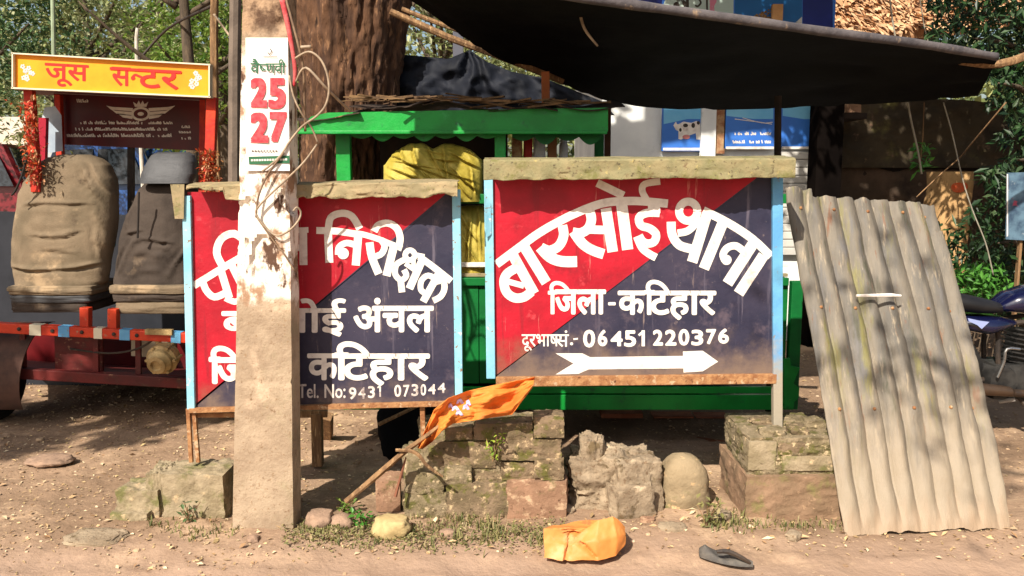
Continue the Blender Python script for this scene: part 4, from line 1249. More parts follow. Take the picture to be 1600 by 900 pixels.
def hemfn(u, v):
    p = ip3(frontp, u)
    a = math.pi * (0.15 + v * 1.1)
    r_ = 0.022 + 0.006 * fbm((u * 9, 0, 0), 1.0, 3)
    return p + Vector((0, 0.012 - r_ * math.sin(a) * 0.9, 0.012 + r_ * math.cos(a)))
MB().sheet(hemfn, 90, 8, (0, 0.002, 0)).build("hem", M_hem, aw, smooth=True, angle=180)
q = MB()
q.tube([P(1500, 96, 4.60), P(1562, 100, 4.62), P(1625, 80, 4.7), P(1700, 58, 4.8)], [0.02, 0.022, 0.024, 0.026], n=8, wob=0.2, smoothpath=3)
q.build("bamboo_pole", M_wood, smooth=True, label="bamboo pole tied to the right corner of the black awning", category="pole")
q = MB()
q.tube([P(610, 18, 4.75), P(700, 58, 4.75), P(800, 95, 4.8), P(880, 128, 4.85)], [0.018, 0.02, 0.02, 0.017], n=8, wob=0.2, smoothpath=3)
q.build("bamboo_pole", M_wood, smooth=True, label="lower bamboo pole slanting from the big trunk under the awning's edge", category="pole")
q = MB()
q.tube([P(628, 14, 4.6), P(690, 38, 4.6), P(760, 62, 4.65)], [0.012, 0.014, 0.012], n=8, wob=0.2, smoothpath=3)
q.build("bamboo_pole", M_wood, smooth=True, label="upper thinner bamboo pole beside the big trunk near the awning", category="pole")
cable([(905, -8, 3.9), (906, 18, 3.88), (914, 46, 3.86), (934, 72, 3.85)], [0.007, 0.008, 0.008, 0.006], M_wire, "loose pale strap end hanging in front of the black awning", cat="strap", name="strap")
# dark blue tarpaulin behind the stall
M_tarp = mat("dark_blue_tarpaulin", S(24, 27, 36), S(14, 16, 22), scale=3, rough=0.7, bump=0.25, bscale=12, spec=0.2)
def tp(u, v):
    topc = [(612, 84), (660, 88), (700, 92), (734, 78), (760, 96), (800, 112), (850, 122), (910, 146), (940, 158)]
    x, y = ip(topc, u)
    yb = 180
    t = y + (yb - y) * v
    fold = 0.03 * math.sin(math.atan2(t - 70, x - 734) * 9 + 3 * fbm((x * 0.02, t * 0.02, 4), 1.0, 3)) + 0.07 * fbm((x * 0.02, t * 0.02, 0), 1.0, 3)
    return P(x + (x - 734) * 0.1 * v, t, 5.65 - fold)
MB().sheet(tp, 80, 24, (0, 0.004, 0)).build("tarpaulin", M_tarp, smooth=True, angle=180, label="dark blue tarpaulin draped in folds behind the green stall's roof", category="tarpaulin")
MB().bar((X(716, 5.75), 5.75, 0.0), P(716, 46, 5.75), 0.07, 0.05, up=(0, 1, 0)).build("tarpaulin_post", mat("grey_post", S(84, 84, 92), rough=0.8), label="squared grey post poking up behind the dark blue tarpaulin", category="post", bevel=0.004)

# ================================================================ BIG TREE TRUNK
M_bark = mat("furrowed_bark", S(92, 64, 44), S(64, 44, 32), scale=7, rough=0.95, bump=0.9, bscale=34, stretch=(2.2, 2.2, 0.5),
             spots=[(S(140, 104, 74), 12, 0.54, 0.68), (S(48, 34, 26), 10, 0.58, 0.7)])
tr = thing("tree", "thick furrowed tree trunk rising behind the left end of the green stall", "tree", (P(560, 300, 5.5).x, 5.5, 0))
def trunk_c(z):
    # centre and radius with height
    t = z / 2.2
    cx = P(540, 100, 5.55).x + 0.05 * (z - 1.6)
    return Vector((cx, 5.55 + 0.02 * t, z)), 0.262 + 0.10 * max(0, z - 1.75) ** 1.2 + 0.12 * math.exp(-z / 0.25)
rings = []
for j in range(230):
    z = -0.1 + 0.0128 * j if j < 222 else 2.75 + (j - 221) * 0.5
    cc, r_ = trunk_c(min(z, 3.4))
    cc.z = z
    ring = []
    for i in range(150):
        an = 2 * math.pi * i / 150
        d = Vector((math.cos(an), math.sin(an), 0))
        s = Vector((math.cos(an) * 2.6, math.sin(an) * 2.6, z * 0.9))
        rg = 1 - abs(fbm(s + Vector((0, 0, 0.4 * fbm(s, 0.8, 3))), 2.3, 5)) * 2.0
        rg2 = 1 - abs(nzv(Vector((s.x, s.y, z * 2.2)), 5.0, 9)) * 2
        ring.append(cc + d * (r_ * (1 + 0.04 * fbm(s, 0.5, 7)) + 0.038 * rg + 0.014 * rg2))
    rings.append(ring)
MB().loft(rings).build("trunk", M_bark, tr, smooth=True, angle=180)

# ================================================================ FOLIAGE
def crown(mb, cen, rad, n, l, seed, flat=0.7, gaps=0.5):
    rnd = random.Random(seed)
    clumps = []
    for _ in range(max(8, n // 90)):
        while True:
            p = Vector((rnd.uniform(-1, 1), rnd.uniform(-1, 1), rnd.uniform(-1, 1)))
            if 0.25 < p.length < 1: break
        clumps.append((Vector((p.x * rad[0], p.y * rad[1], p.z * rad[2])), rnd.uniform(0.12, 0.30) * min(rad)))
    for i in range(n):
        c_, r_ = clumps[i % len(clumps)]
        p = Vector((rnd.gauss(0, 1), rnd.gauss(0, 1), rnd.gauss(0, 0.7))) * r_ * 0.75 + c_ + Vector(cen)
        d = Vector((rnd.gauss(0, 1), rnd.gauss(0, 1), rnd.gauss(-0.35, 0.7)))
        u = Vector((rnd.gauss(0, 0.6), rnd.gauss(0, 0.6), 1))
        s = l * rnd.uniform(0.6, 1.3)
        mb.leaf(p, d, u, s, s * rnd.uniform(0.35, 0.55))
    return clumps
LF_sun = leafmat("hazed_sunlit_leaves", [S(84, 98, 60), S(132, 138, 84), S(166, 168, 112), S(100, 114, 66), S(190, 190, 148)], transl=0.35)  # pale greens carry distant haze and sunshine in the colour
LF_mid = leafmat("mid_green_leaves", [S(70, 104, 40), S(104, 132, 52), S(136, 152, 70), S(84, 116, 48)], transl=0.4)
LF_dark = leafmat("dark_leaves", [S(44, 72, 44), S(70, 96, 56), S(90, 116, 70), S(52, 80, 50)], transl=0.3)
M_trunk = mat("grey_bark", S(92, 78, 62), S(68, 58, 48), scale=9, rough=0.95, bump=0.6, stretch=(3, 3, 0.6))
def tree(px, Y, ztop, hw, n, l, seed, lm, label, tw=0.12, zlow=0.5, tree_name="tree"):
    x = X(px, Y)
    t = thing(tree_name, label, "tree", (x, Y, 0), "trees behind the rickshaw")
    q = MB()
    q.tube([(x, Y, -0.1), (x + 0.1, Y, ztop * 0.4), (x - 0.1, Y + 0.1, ztop * 0.85)], [tw, tw * 0.8, tw * 0.3], n=9, wob=0.15, smoothpath=4)
    rnd = random.Random(seed)
    for k in range(7):
        z = ztop * rnd.uniform(0.35, 0.7); a = rnd.uniform(0, 6.28); ln = hw * rnd.uniform(0.5, 0.9)
        q.tube([(x, Y, z), (x + math.cos(a) * ln * 0.5, Y + math.sin(a) * ln * 0.5, z + ln * 0.35), (x + math.cos(a) * ln, Y + math.sin(a) * ln, z + ln * 0.8)], [tw * 0.5, tw * 0.3, tw * 0.08], n=6, smoothpath=3)
    q.build("trunk", M_trunk, t, smooth=True, angle=180)
    m = MB()
    crown(m, (x, Y, (ztop + zlow) / 2), (hw, hw * 0.8, (ztop - zlow) / 2), n, l, seed)
    m.build("crown", lm, t)
    return t
# the big tree's own spreading crown and limbs, high over the stall
q = MB(); rnd = random.Random(2)
base = Vector((P(540, 100, 5.55).x + 0.1, 5.55, 3.2))
for k in range(9):
    a = k * 0.70 + rnd.uniform(-0.2, 0.2); ln = rnd.uniform(2.0, 3.4)
    q.tube([base, base + Vector((math.cos(a) * ln * 0.4, math.sin(a) * ln * 0.4, 1.3)), base + Vector((math.cos(a) * ln, math.sin(a) * ln, rnd.uniform(1.8, 3.6)))], [0.17, 0.10, 0.03], n=8, smoothpath=5, wob=0.2)
q.build("limbs", M_bark, tr, smooth=True, angle=180)
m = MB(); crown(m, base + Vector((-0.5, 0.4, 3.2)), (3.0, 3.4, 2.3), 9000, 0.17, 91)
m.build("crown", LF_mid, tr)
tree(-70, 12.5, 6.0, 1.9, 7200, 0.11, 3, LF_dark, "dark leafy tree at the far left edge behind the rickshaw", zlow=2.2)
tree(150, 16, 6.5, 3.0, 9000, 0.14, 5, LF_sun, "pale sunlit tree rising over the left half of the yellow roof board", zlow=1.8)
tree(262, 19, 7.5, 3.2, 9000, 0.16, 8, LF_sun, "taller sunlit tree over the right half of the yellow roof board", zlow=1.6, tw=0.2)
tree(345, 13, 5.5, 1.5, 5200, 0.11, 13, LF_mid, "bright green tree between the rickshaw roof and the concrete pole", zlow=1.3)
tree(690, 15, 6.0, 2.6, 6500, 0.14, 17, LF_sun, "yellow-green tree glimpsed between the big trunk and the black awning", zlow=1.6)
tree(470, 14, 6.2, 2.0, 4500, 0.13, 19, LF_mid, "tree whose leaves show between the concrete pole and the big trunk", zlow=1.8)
q = MB()
rnd = random.Random(4)
for i in range(24000):
    px = rnd.uniform(-260, 2300)
    Y = rnd.uniform(27, 36)
    x = X(px, Y)
    zt_ = 6.5 + 2.4 * fbm((x * 0.25, 0, 0), 1.0, 3) + 1.0 * nzv((x, 1, 1), 0.9)
    z = zt_ * rnd.random() ** 0.8
    d = Vector((rnd.gauss(0, 1), rnd.gauss(0, 1), rnd.gauss(-0.3, 0.7)))
    q.leaf(Vector((x, Y, z)), d, Vector((rnd.gauss(0, 0.6), rnd.gauss(0, 0.6), 1)), rnd.uniform(0.3, 0.75), rnd.uniform(0.2, 0.36))
q.build("far_wood", LF_sun, kind="stuff", label="hazy sunlit mass of trees far behind the rickshaw", category="trees")

# low bough of a tree out of view at the left: it shades the ground in front of the rickshaw
t2 = thing("tree", "leafy tree out of view at the left whose low bough shades the rickshaw's wheels", "tree", (-5.6, 0.2, 0))
q = MB(); q.tube([(-5.6, 0.2, -0.1), (-5.5, 0.3, 2.2), (-5.1, 0.5, 3.6), (-4.2, 0.8, 4.2)], [0.18, 0.15, 0.10, 0.03], n=10, wob=0.15, smoothpath=4)
q.build("trunk", M_trunk, t2, smooth=True, angle=180)
m = MB(); crown(m, (-4.55, 0.75, 4.1), (1.25, 0.62, 0.35), 3600, 0.13, 44)
m.build("crown", LF_dark, t2)

# thin poles and trunks in the left background
def upright(px0, y0, px1, y1, Y, r_, m, label, nm, cat):
    a, b = P(px0, y0, Y), P(px1, y1, Y)
    q = MB().tube([(b.x + (b.x - a.x) * 0.0, Y, 0), b, a], [r_ * 1.1, r_, r_ * 0.9], n=8, wob=0.1, smoothpath=2)
    return q.build(nm, m, smooth=True, label=label, category=cat)
M_pole2 = mat("pale_green_pole", S(146, 160, 132), S(130, 142, 116), scale=8, rough=0.7)
upright(84, -60, 84, 100, 9, 0.022, M_pole2, "slim pale green metal pole standing behind the yellow roof board", "metal_pole", "pole")
upright(215, 44, 214, 120, 9.5, 0.022, mat("whitewashed_post", S(196, 190, 176), S(170, 160, 146), scale=8, rough=0.8), "short white post showing above the yellow roof board", "white_post", "post")
tree(290, 8.5, 6.2, 1.3, 900, 0.10, 23, LF_mid, "dark slender tree trunk above the right end of the yellow board", tw=0.068, zlow=3.9)
upright(336, -40, 335, 170, 7.2, 0.038, M_wood, "pale brown wooden pole just right of the rickshaw roof", "wooden_pole", "pole")
upright(369, -60, 366, 300, 4.6, 0.035, mat("grey_pole", S(112, 98, 86), S(92, 80, 70), scale=8, rough=0.85, bump=0.3), "grey pole standing close behind the left edge of the concrete pole", "grey_pole", "pole")
cable([(215, 96, 8.9), (262, 45, 8.8), (330, 10, 7.2)], 0.016, M_dark, "slanting dark stay wire over the yellow roof board", name="stay_wire")
cable([(334, 22, 7.1), (350, 44, 7.1), (362, 60, 7.0)], 0.012, M_wire, "short pale stay wire tied to the brown wooden pole", name="stay_wire")

# ================================================================ E-RICKSHAW
YE = 4.62
c = P(165, 660, YE)
er = thing("electric_rickshaw", "red three-wheeled cargo rickshaw with a yellow roof board and two bucket seats", "rickshaw", (c.x, YE + 0.9, 0))
M_yel = mat("yellow_board_paint", S(224, 132, 8), S(230, 150, 20), scale=4, rough=0.5, spots=[(S(226, 196, 120), 6, 0.60, 0.74)])
M_redo = mat("orange_red_paint", S(198, 62, 30), S(168, 46, 24), scale=6, rough=0.5, bump=0.2, spots=[(S(112, 58, 38), 18, 0.58, 0.68), (S(150, 110, 84), 30, 0.62, 0.72)])
M_redd = mat("dark_red_paint", S(98, 30, 26), S(72, 25, 22), scale=6, rough=0.6, bump=0.3, spots=[(S(74, 46, 36), 14, 0.54, 0.68), (S(134, 96, 74), 26, 0.60, 0.70)])
M_mar = mat("maroon_panel_paint", S(92, 14, 18), S(70, 12, 16), scale=4, rough=0.4)
M_trim = mat("white_trim", S(206, 196, 170), rough=0.6)
# roof: board on the front, slab behind
q = MB()
q.quadbox(P(23, 83, YE), P(23, 138, YE), P(329, 152, YE), P(329, 102, YE), (0, 0.03, 0))
bd = q.build("roof_board", M_yel, er, bevel=0.003)
q = MB()
q.bar(P(21, 84, YE), P(331, 102, YE), 0.045, 0.007)
q.build("board_edging", M_trim, bd)
q = MB()
q.bar(P(21, 138, YE), P(331, 152, YE), 0.045, 0.008)
q.build("board_edging", M_trim, bd)
q = MB(); q.bar(P(23, 84, YE), P(23, 138, YE), 0.007, 0.045, up=(0, 1, 0)); q.build("board_edging", M_trim, bd)
q = MB(); q.bar(P(329, 102, YE), P(329, 152, YE), 0.007, 0.045, up=(0, 1, 0)); q.build("board_edging", M_trim, bd)
p_b = board(YE)
L = MB()
sl = 0.055
text(L, "जूस", (70, 98, 139, 134), p_b, bold=0.8, slope=sl)
text(L, "स", (174, 104, 205, 134), p_b, bold=0.8, slope=sl)
stroke(L, [(206, 122), (211, 117), (217, 119), (222, 121)], 3.6, p_b, lift=1.2); blob(L, (208, 122), 3.4, p_b, lift=1.4)
text(L, "टर", (216, 107, 281, 137), p_b, bold=0.8, slope=sl, lift=2.4)
stroke(L, [(172, 107), (284, 113)], 4, p_b, lift=3.6)
L.build("board_lettering", mat("red_lettering", S(206, 34, 22), rough=0.5), bd)
L = MB()
rnd = random.Random(3)
M_flower = mat("flower_print", S(222, 202, 190), S(206, 170, 170), scale=60, rough=0.6)
for cx, cy in ((42, 114), (308, 128)):        # pale flower sprays at both ends of the board
    L = MB()
    for k in range(9):
        a = rnd.uniform(0, 6.28); r_ = rnd.uniform(3, 15)
        x, y = cx + math.cos(a) * r_ * 0.7, cy + math.sin(a) * r_
        for pth in range(5):
            b_ = pth * 1.257 + a
            blob(L, (x + math.cos(b_) * 2.4, y + math.sin(b_) * 2.4), 1.7, p_b, lift=k * 0.15 + pth * 0.02, n=6)
    L.build("flower_print", M_flower, bd)

q = MB()
a, b, c_, d_ = P(24, 140, YE + 0.02), P(330, 154, YE + 0.02), P(318, 160, YE + 1.7), P(60, 148, YE + 1.7)
q.add([a, b, c_, d_] + [v + Vector((0, 0, 0.05)) for v in (a, b, c_, d_)], [(3, 2, 1, 0), (4, 5, 6, 7), (0, 1, 5, 4), (1, 2, 6, 5), (2, 3, 7, 6), (3, 0, 4, 7)])
q.build("roof_slab", M_redd, er)
# maroon panel with winged emblem
YM = YE + 0.55
q = MB(); q.quadbox(P(84, 146, YM), P(84, 225, YM), P(326, 236, YM), P(326, 158, YM), (0, 0.03, 0))
pn = q.build("upper_panel", M_mar, er)
p_m = board(YM)
L = MB()
cx, cy = 220, 178
for s in (-1, 1):
    for k, (l0, y0) in enumerate(((54, -10), (46, -4), (36, 2))):
        poly(L, [(cx + s * 12, cy + y0 + 1), (cx + s * (12 + l0 * 0.6), cy + y0 - 1), (cx + s * l0, cy + y0 - 3), (cx + s * (l0 - 8), cy + y0 + 3.5), (cx + s * 13, cy + y0 + 6)], p_m, lift=k * 0.2)
for k in range(24):
    a0, a1 = k / 24 * 6.2832, (k + 1) / 24 * 6.2832
    L.add([p_m(cx + math.cos(t) * rx_, cy + math.sin(t) * ry_, 1.0) for t, rx_, ry_ in ((a0, 15, 11), (a1, 15, 11), (a1, 11, 7.5), (a0, 11, 7.5))], [(0, 1, 2, 3)])
poly(L, [(cx - 9, cy - 11), (cx - 12, cy - 19), (cx - 6, cy - 15), (cx - 3, cy - 21), (cx, cy - 15), (cx + 3, cy - 21), (cx + 6, cy - 15), (cx + 12, cy - 19), (cx + 9, cy - 11)], p_m, lift=1.4)
blob(L, (cx, cy), 5, p_m, lift=0.4, ry=3)
rnd = random.Random(12)
def scribble(x0, x1, y, h, seed, pl_, mb):
    r = random.Random(seed); x = x0
    while x < x1:
        w = r.uniform(1.2, 2.4)
        if r.random() < 0.14:
            x += 3; continue
        stroke(mb, [(x, y - h * r.uniform(0.2, 0.9)), (x + w * 0.7, y)], 1.7, pl_, lift=r.random() * 0.5)
        if r.random() < 0.6:
            stroke(mb, [(x, y - h * r.uniform(0, 0.8)), (x + w, y - h * r.uniform(0, 0.8))], 1.5, pl_, lift=0.6 + r.random() * 0.5)
        x += w + 0.5
L.build("winged_emblem", M_white, pn)
L = MB()
scribble(126, 268, 194, 6, 3, p_m, L); scribble(118, 262, 204, 6, 5, p_m, L); scribble(105, 268, 214, 7, 7, p_m, L)
scribble(284, 300, 200, 5, 9, p_m, L); scribble(280, 300, 208, 4, 11, p_m, L); scribble(284, 298, 218, 5, 13, p_m, L); scribble(117, 138, 160, 6, 15, p_m, L)
L.build("small_print", M_white, pn, kind="stuff")
# posts with garlands
M_post = mat("orange_red_post", S(196, 56, 24), S(160, 36, 26), scale=12, rough=0.6, bump=0.2)
for (x0, y0, x1, y1, Y, w) in ((46, 140, 58, 300, YE + 0.06, 0.05), (332, 152, 326, 330, YE + 0.06, 0.055), (92, 148, 96, 300, YE + 0.5, 0.035), (318, 156, 316, 320, YE + 0.5, 0.035)):
    MB().bar(P(x0, y0, Y), P(x1, y1, Y), w, 0.04, up=(0, 1, 0)).build("roof_post", M_post, er, bevel=0.004)
MB().bar(P(205, 224, YM + 0.03), P(205, 420, YM + 0.03), 0.035, 0.03, up=(0, 1, 0)).build("centre_post", M_dark, er)
GARm = leafmat("garland_tinsel", [S(176, 62, 28), S(196, 96, 44), S(150, 34, 28), S(196, 150, 108), S(140, 104, 60), S(110, 30, 26)], rough=0.4, transl=0.2)
for (px, y0, y1) in ((42, 155, 285), (325, 235, 300)):
    q = MB(); rnd = random.Random(px)
    for i in range(430):
        t = rnd.random()
        p = P(px + (8 if px > 100 else 10) * t + rnd.gauss(0, 7.5), y0 + (y1 - y0) * t, YE + 0.02 + rnd.gauss(0, 0.03))
        q.leaf(p, Vector((rnd.gauss(0, 1), rnd.gauss(-0.5, 1), rnd.gauss(0, 1))), Vector((0, 0, 1)), rnd.uniform(0.018, 0.045), 0.014)
    q.build("garland", GARm, er, kind="stuff")
# front cowl of the cab, dark behind the seats
q = MB(); q.quadbox(P(-20, 330, YE + 1.0), P(-16, 600, YE + 1.0), P(338, 610, YE + 1.0), P(338, 340, YE + 1.0), (0, 0.04, 0)); q.build("front_cowl", mat("dark_cowl_paint", S(40, 42, 48), S(30, 32, 38), scale=4, rough=0.5), er)
q = MB(); q.quadbox(P(157, 356, YE + 0.5), P(157, 386, YE + 0.5), P(172, 386, YE + 0.5), P(172, 356, YE + 0.5), (0, 0.08, 0)); q.build("teal_box", mat("teal_box_paint", S(18, 110, 122), rough=0.5), er, bevel=0.006)
q = MB(); q.quadbox(P(60, 184, YE + 0.2), P(60, 250, YE + 0.2), P(70, 252, YE + 0.2), P(72, 184, YE + 0.2), (0, 0.03, 0)); q.build("red_side_strip", mat("red_strip", S(150, 14, 40), rough=0.5), er)
# milky side screen at the left
q = MB()
q.add([P(x, y, YE + 0.3) for x, y in ((68, 240), (66, 182), (70, 168), (86, 166), (96, 180), (98, 236))] + [P(x, y, YE + 0.315) for x, y in ((68, 240), (66, 182), (70, 168), (86, 166), (96, 180), (98, 236))],
      [(0, 1, 2, 3, 4, 5), (11, 10, 9, 8, 7, 6)] + [(i, i + 6, (i + 1) % 6 + 6, (i + 1) % 6) for i in range(6)])
q.build("side_screen", mat("milky_screen", S(166, 178, 186), S(146, 158, 170), scale=10, rough=0.3), er)
# seats
def outline(tab, v):
    for (a, l0, r0), (b, l1, r1) in zip(tab, tab[1:]):
        if v <= b:
            t = (v - a) / (b - a)
            return l0 + (l1 - l0) * t, r0 + (r1 - r0) * t
    return tab[-1][1], tab[-1][2]
def seat_surface(tab, y0, y1, Y, dep, seed, wr, folds=()):
    """ring sections from the bottom y1 to the top y0"""
    rings = []
    NV = 110
    LN = [((P(a, b, Y).x, P(a, b, Y).z), (P(c, d, Y).x, P(c, d, Y).z), s_) for a, b, c, d, s_ in folds]
    def sec(v):
        py = y1 + (y0 - y1) * v
        l_, r_ = outline(tab, v)
        a, b = P(l_, py, Y), P(r_, py, Y)
        return a, b
    for j in range(NV + 1):
        v = j / NV
        a, b = sec(v)
        hw, cxx = (b.x - a.x) / 2, (a.x + b.x) / 2
        dd = dep * (0.75 + 0.25 * math.sin(math.pi * v)) * (1 if v < 0.93 else max(0.25, math.sqrt(max(0.0, 1 - ((v - 0.93) / 0.072) ** 2))))
        ring = []
        for i in range(64):
            w = 2 * math.pi * i / 64
            ex, ey = math.copysign(abs(math.cos(w)) ** 0.62, math.cos(w)), math.copysign(abs(math.sin(w)) ** 0.7, math.sin(w))
            p = Vector((cxx + hw * ex, Y + 0.10 + 0.10 * v + dd / 2 * ey, a.z))
            fold = fbm((p.x * 5 + p.z * 2.5, p.z * 2.2 - p.x * 1.4, p.y * 2), 1.0, seed, 3)
            rg = (1 - abs(fold) * 2.4)
            sk = Vector((p.x * 7 + p.z * 3.5, p.z * 1.3 - p.x * 2.0, seed))
            crs = max(0.0, 1 - abs(nzv(sk, 1.3, seed + 5)) * 6)
            p += Vector((ex * 0.4, ey, 0)) * (wr * 0.35 * rg + wr * 0.25 * crs + 0.003 * fbm(p, 14, seed))
            if ey < 0:
                p += Vector((0, -1, 0)) * crease(p.x, p.z, LN, 0.016, 0.010)
            ring.append(p)
        rings.append(ring)
    return rings
M_khaki = mat("khaki_cover_cloth", S(120, 104, 84), S(96, 84, 67), scale=4, rough=0.95, bump=0.35, bscale=120, spots=[(S(152, 130, 102), 5, 0.55, 0.7), (S(78, 66, 54), 7, 0.60, 0.74)], spec=0.1)
M_brownc = mat("brown_cover_cloth", S(72, 63, 56), S(54, 47, 42), scale=4, rough=0.95, bump=0.35, bscale=120, spots=[(S(96, 82, 68), 6, 0.58, 0.7)], spec=0.1)
M_greyc = mat("grey_vinyl", S(72, 72, 73), S(58, 58, 59), scale=5, rough=0.6, bump=0.2, bscale=90)
M_seam = mat("dark_seam", S(40, 34, 30), rough=0.9)
tabL = [(0, 14, 140), (0.06, 10, 152), (0.2, 2, 154), (0.5, 2, 160), (0.7, 6, 160), (0.82, 18, 154), (0.92, 34, 142), (0.97, 46, 130), (1.0, 64, 112)]
seatL = thing("bucket_seat", "khaki cloth covered bucket seat, the wider one at far left", "seat", P(80, 490, YE), "bucket seats in the rickshaw")
rl = seat_surface(tabL, 240, 455, YE, 0.24, 4, 0.026, [(62, 262, 44, 320, 0.9), (112, 256, 148, 316, 1.6), (124, 252, 156, 300, 1.2), (132, 300, 152, 360, 0.9), (50, 366, 84, 372, 1.2), (84, 372, 118, 360, 1.2), (8, 418, 80, 422, 1.4), (80, 422, 152, 412, 1.4), (95, 258, 100, 318, 0.6), (30, 320, 60, 316, 0.7), (60, 316, 132, 318, 0.7), (20, 350, 30, 410, 0.7), (60, 384, 110, 396, 0.7), (140, 330, 148, 405, 0.9), (70, 262, 80, 300, 0.5)])
MB().loft(rl).build("backrest", M_khaki, seatL, smooth=True, angle=180)
tabR = [(0, 168, 292), (0.1, 166, 294), (0.3, 170, 293), (0.6, 176, 291), (0.8, 188, 288), (0.93, 196, 286), (1.0, 206, 276)]
seatR = thing("bucket_seat", "dark brown covered bucket seat with a grey headrest, next to the left signboard", "seat", P(230, 490, YE), "bucket seats in the rickshaw")
rr = seat_surface(tabR, 284, 455, YE, 0.22, 9, 0.024, [(206, 366, 178, 432, 1.3), (208, 368, 236, 436, 1.3), (262, 376, 232, 424, 1.1), (284, 388, 256, 438, 1.3), (222, 372, 262, 380, 1.1), (190, 366, 210, 360, 1.0), (180, 384, 172, 436, 0.9), (215, 400, 196, 440, 0.9), (290, 330, 280, 384, 0.8), (238, 300, 240, 362, 0.6), (262, 300, 266, 366, 0.6), (196, 310, 186, 360, 0.8)])
MB().loft(rr).build("backrest", M_brownc, seatR, smooth=True, angle=180)
tabH = [(0, 208, 288), (0.3, 207, 291), (0.7, 212, 287), (0.9, 216, 282), (1.0, 224, 274)]
MB().loft(seat_surface(tabH, 236, 287, YE, 0.16, 3, 0.003)).build("headrest", M_greyc, seatR, smooth=True, angle=180)
def pocket(rings, u0, u1, v0, v1, sag, name, m, par, off=0.008):
    """cloth panel lying on the front of the backrest; u, v in 0..1 of its front"""
    nv = len(rings) - 1
    def at(u, v):
        i = 32 + u * 32                      # front half of the ring: sin < 0
        j = max(0, min(nv, v * nv))
        j0 = min(int(j), nv - 1); i0 = int(i)
        a = rings[j0][i0 % 64].lerp(rings[j0][(i0 + 1) % 64], i - i0)
        b = rings[j0 + 1][i0 % 64].lerp(rings[j0 + 1][(i0 + 1) % 64], i - i0)
        return a.lerp(b, j - j0)
    def fn(u, v):
        p = at(u0 + (u1 - u0) * u, v0 + (v1 - v0) * (v - (sag * math.sin(math.pi * u) if v > 0.5 else 0) * v))
        return p + Vector((0, -off - 0.018 * max(0, v) ** 2 * math.sin(math.pi * u) * (1 if sag else 0), 0))
    return MB().sheet(fn, 30, 24, (0, 0.004, 0)).build(name, m, par, smooth=True, angle=60)
for pts, par in (([(41, 250), (34, 275), (24, 298), (18, 305)], seatL), ([(217, 300), (216, 340), (215, 372)], seatR)):
    MB().tube([P(x, y, YE - 0.032) for x, y in pts], 0.006, n=6, smoothpath=3).build("seam", M_seam, par, smooth=True)
# folded cloth under the backs
def cushion(x0, x1, y0, y1, Y, m, par, name, seed):
    a, b = P(x0, y0, Y), P(x1, y1, Y)
    q = MB().rock(((a.x + b.x) / 2, Y + 0.2, (a.z + b.z) / 2), (b.x - a.x, 0.44, a.z - b.z), seed, sub=12, amp=0.03, blocky=0.86, fine=0.012)
    q.build(name, m, par, smooth=True, angle=180)
for i, (y0, y1, m_) in enumerate(((447, 461, M_khaki), (460, 473, M_greyc), (471, 488, M_brownc))):
    cushion(12 + i * 3, 146 - i * 3, y0, y1, YE - 0.02 + 0.01 * i, m_, seatL, "folded_cover", i)
for i, (y0, y1, m_) in enumerate(((446, 459, M_khaki), (457, 471, M_brownc), (470, 490, M_khaki))):
    cushion(170 + i * 5, 296, y0, y1, YE - 0.02 + 0.01 * i, m_, seatR, "folded_cover", i + 5)
# chassis, with bolts and brackets
for px, py in ((-8, 512), (30, 514), (82, 517), (128, 519), (178, 522), (214, 524), (296, 529)):
    MB().lathe(P(px, py, YE - 0.085), (0, -1, 0), [(0, 0.011), (0.006, 0.011), (0.009, 0.006)], n=6).build("bolt", M_dark, er)
for px in (36, 150, 216, 300):
    MB().bar(P(px, 520, YE - 0.0), P(px + 1, 590, YE + 0.0), 0.03, 0.02, up=(0, 1, 0)).build("frame_strut", M_redd, er, bevel=0.002)
MB().tube([P(110, 545, YE + 0.02), P(170, 552, YE - 0.02), P(215, 545, YE - 0.04), P(240, 530, YE - 0.08)], 0.006, n=6, smoothpath=4).build("brake_cable", M_dark, er, smooth=True)
q = MB(); q.bar(P(-60, 508, YE - 0.06), P(345, 530, YE - 0.06), 0.05, 0.056); bm_ = q.build("bumper_beam", M_redo, er, bevel=0.005)
for (x0, x1, mm) in ((50, 68, M_trim), (95, 112, None), (150, 163, M_trim), (190, 206, None), (270, 285, None)):
    fy = lambda x: 508 + (x + 60) * 22 / 405
    MB().bar(P(x0, fy(x0), YE - 0.06), P(x1, fy(x1), YE - 0.06), 0.056, 0.059).build("colour_band", mm or M_blue, bm_)
q = MB(); q.bar(P(20, 582, YE - 0.02), P(345, 601, YE - 0.02), 0.05, 0.06); q.build("lower_beam", M_redd, er, bevel=0.005)
for x0, x1, y0, y1 in ((124, 145, 480, 518), (170, 186, 482, 520)):
    MB().bar(P((x0 + x1) / 2, y0, YE - 0.03), P((x0 + x1) / 2, y1, YE - 0.03), 0.05, 0.05, up=(0, 1, 0)).build("seat_bracket", M_redo, er, bevel=0.004)
q = MB(); q.quadbox(P(85, 524, YE + 0.04), P(86, 580, YE + 0.04), P(160, 584, YE + 0.04), P(160, 530, YE + 0.04), (0, 0.02, 0)); q.build("centre_plate", M_redd, er)
q = MB(); q.quadbox(P(205, 530, YE + 0.06), P(205, 556, YE + 0.06), P(262, 560, YE + 0.06), P(262, 534, YE + 0.06), (0, 0.02, 0)); q.build("junction_plate", mat("pale_plate", S(160, 146, 124), rough=0.7), er)
q = MB()
a, b, c_, d_ = P(-20, 580, YE + 0.02), P(345, 598, YE + 0.02), P(318, 560, YE + 1.9), P(50, 540, YE + 1.9)
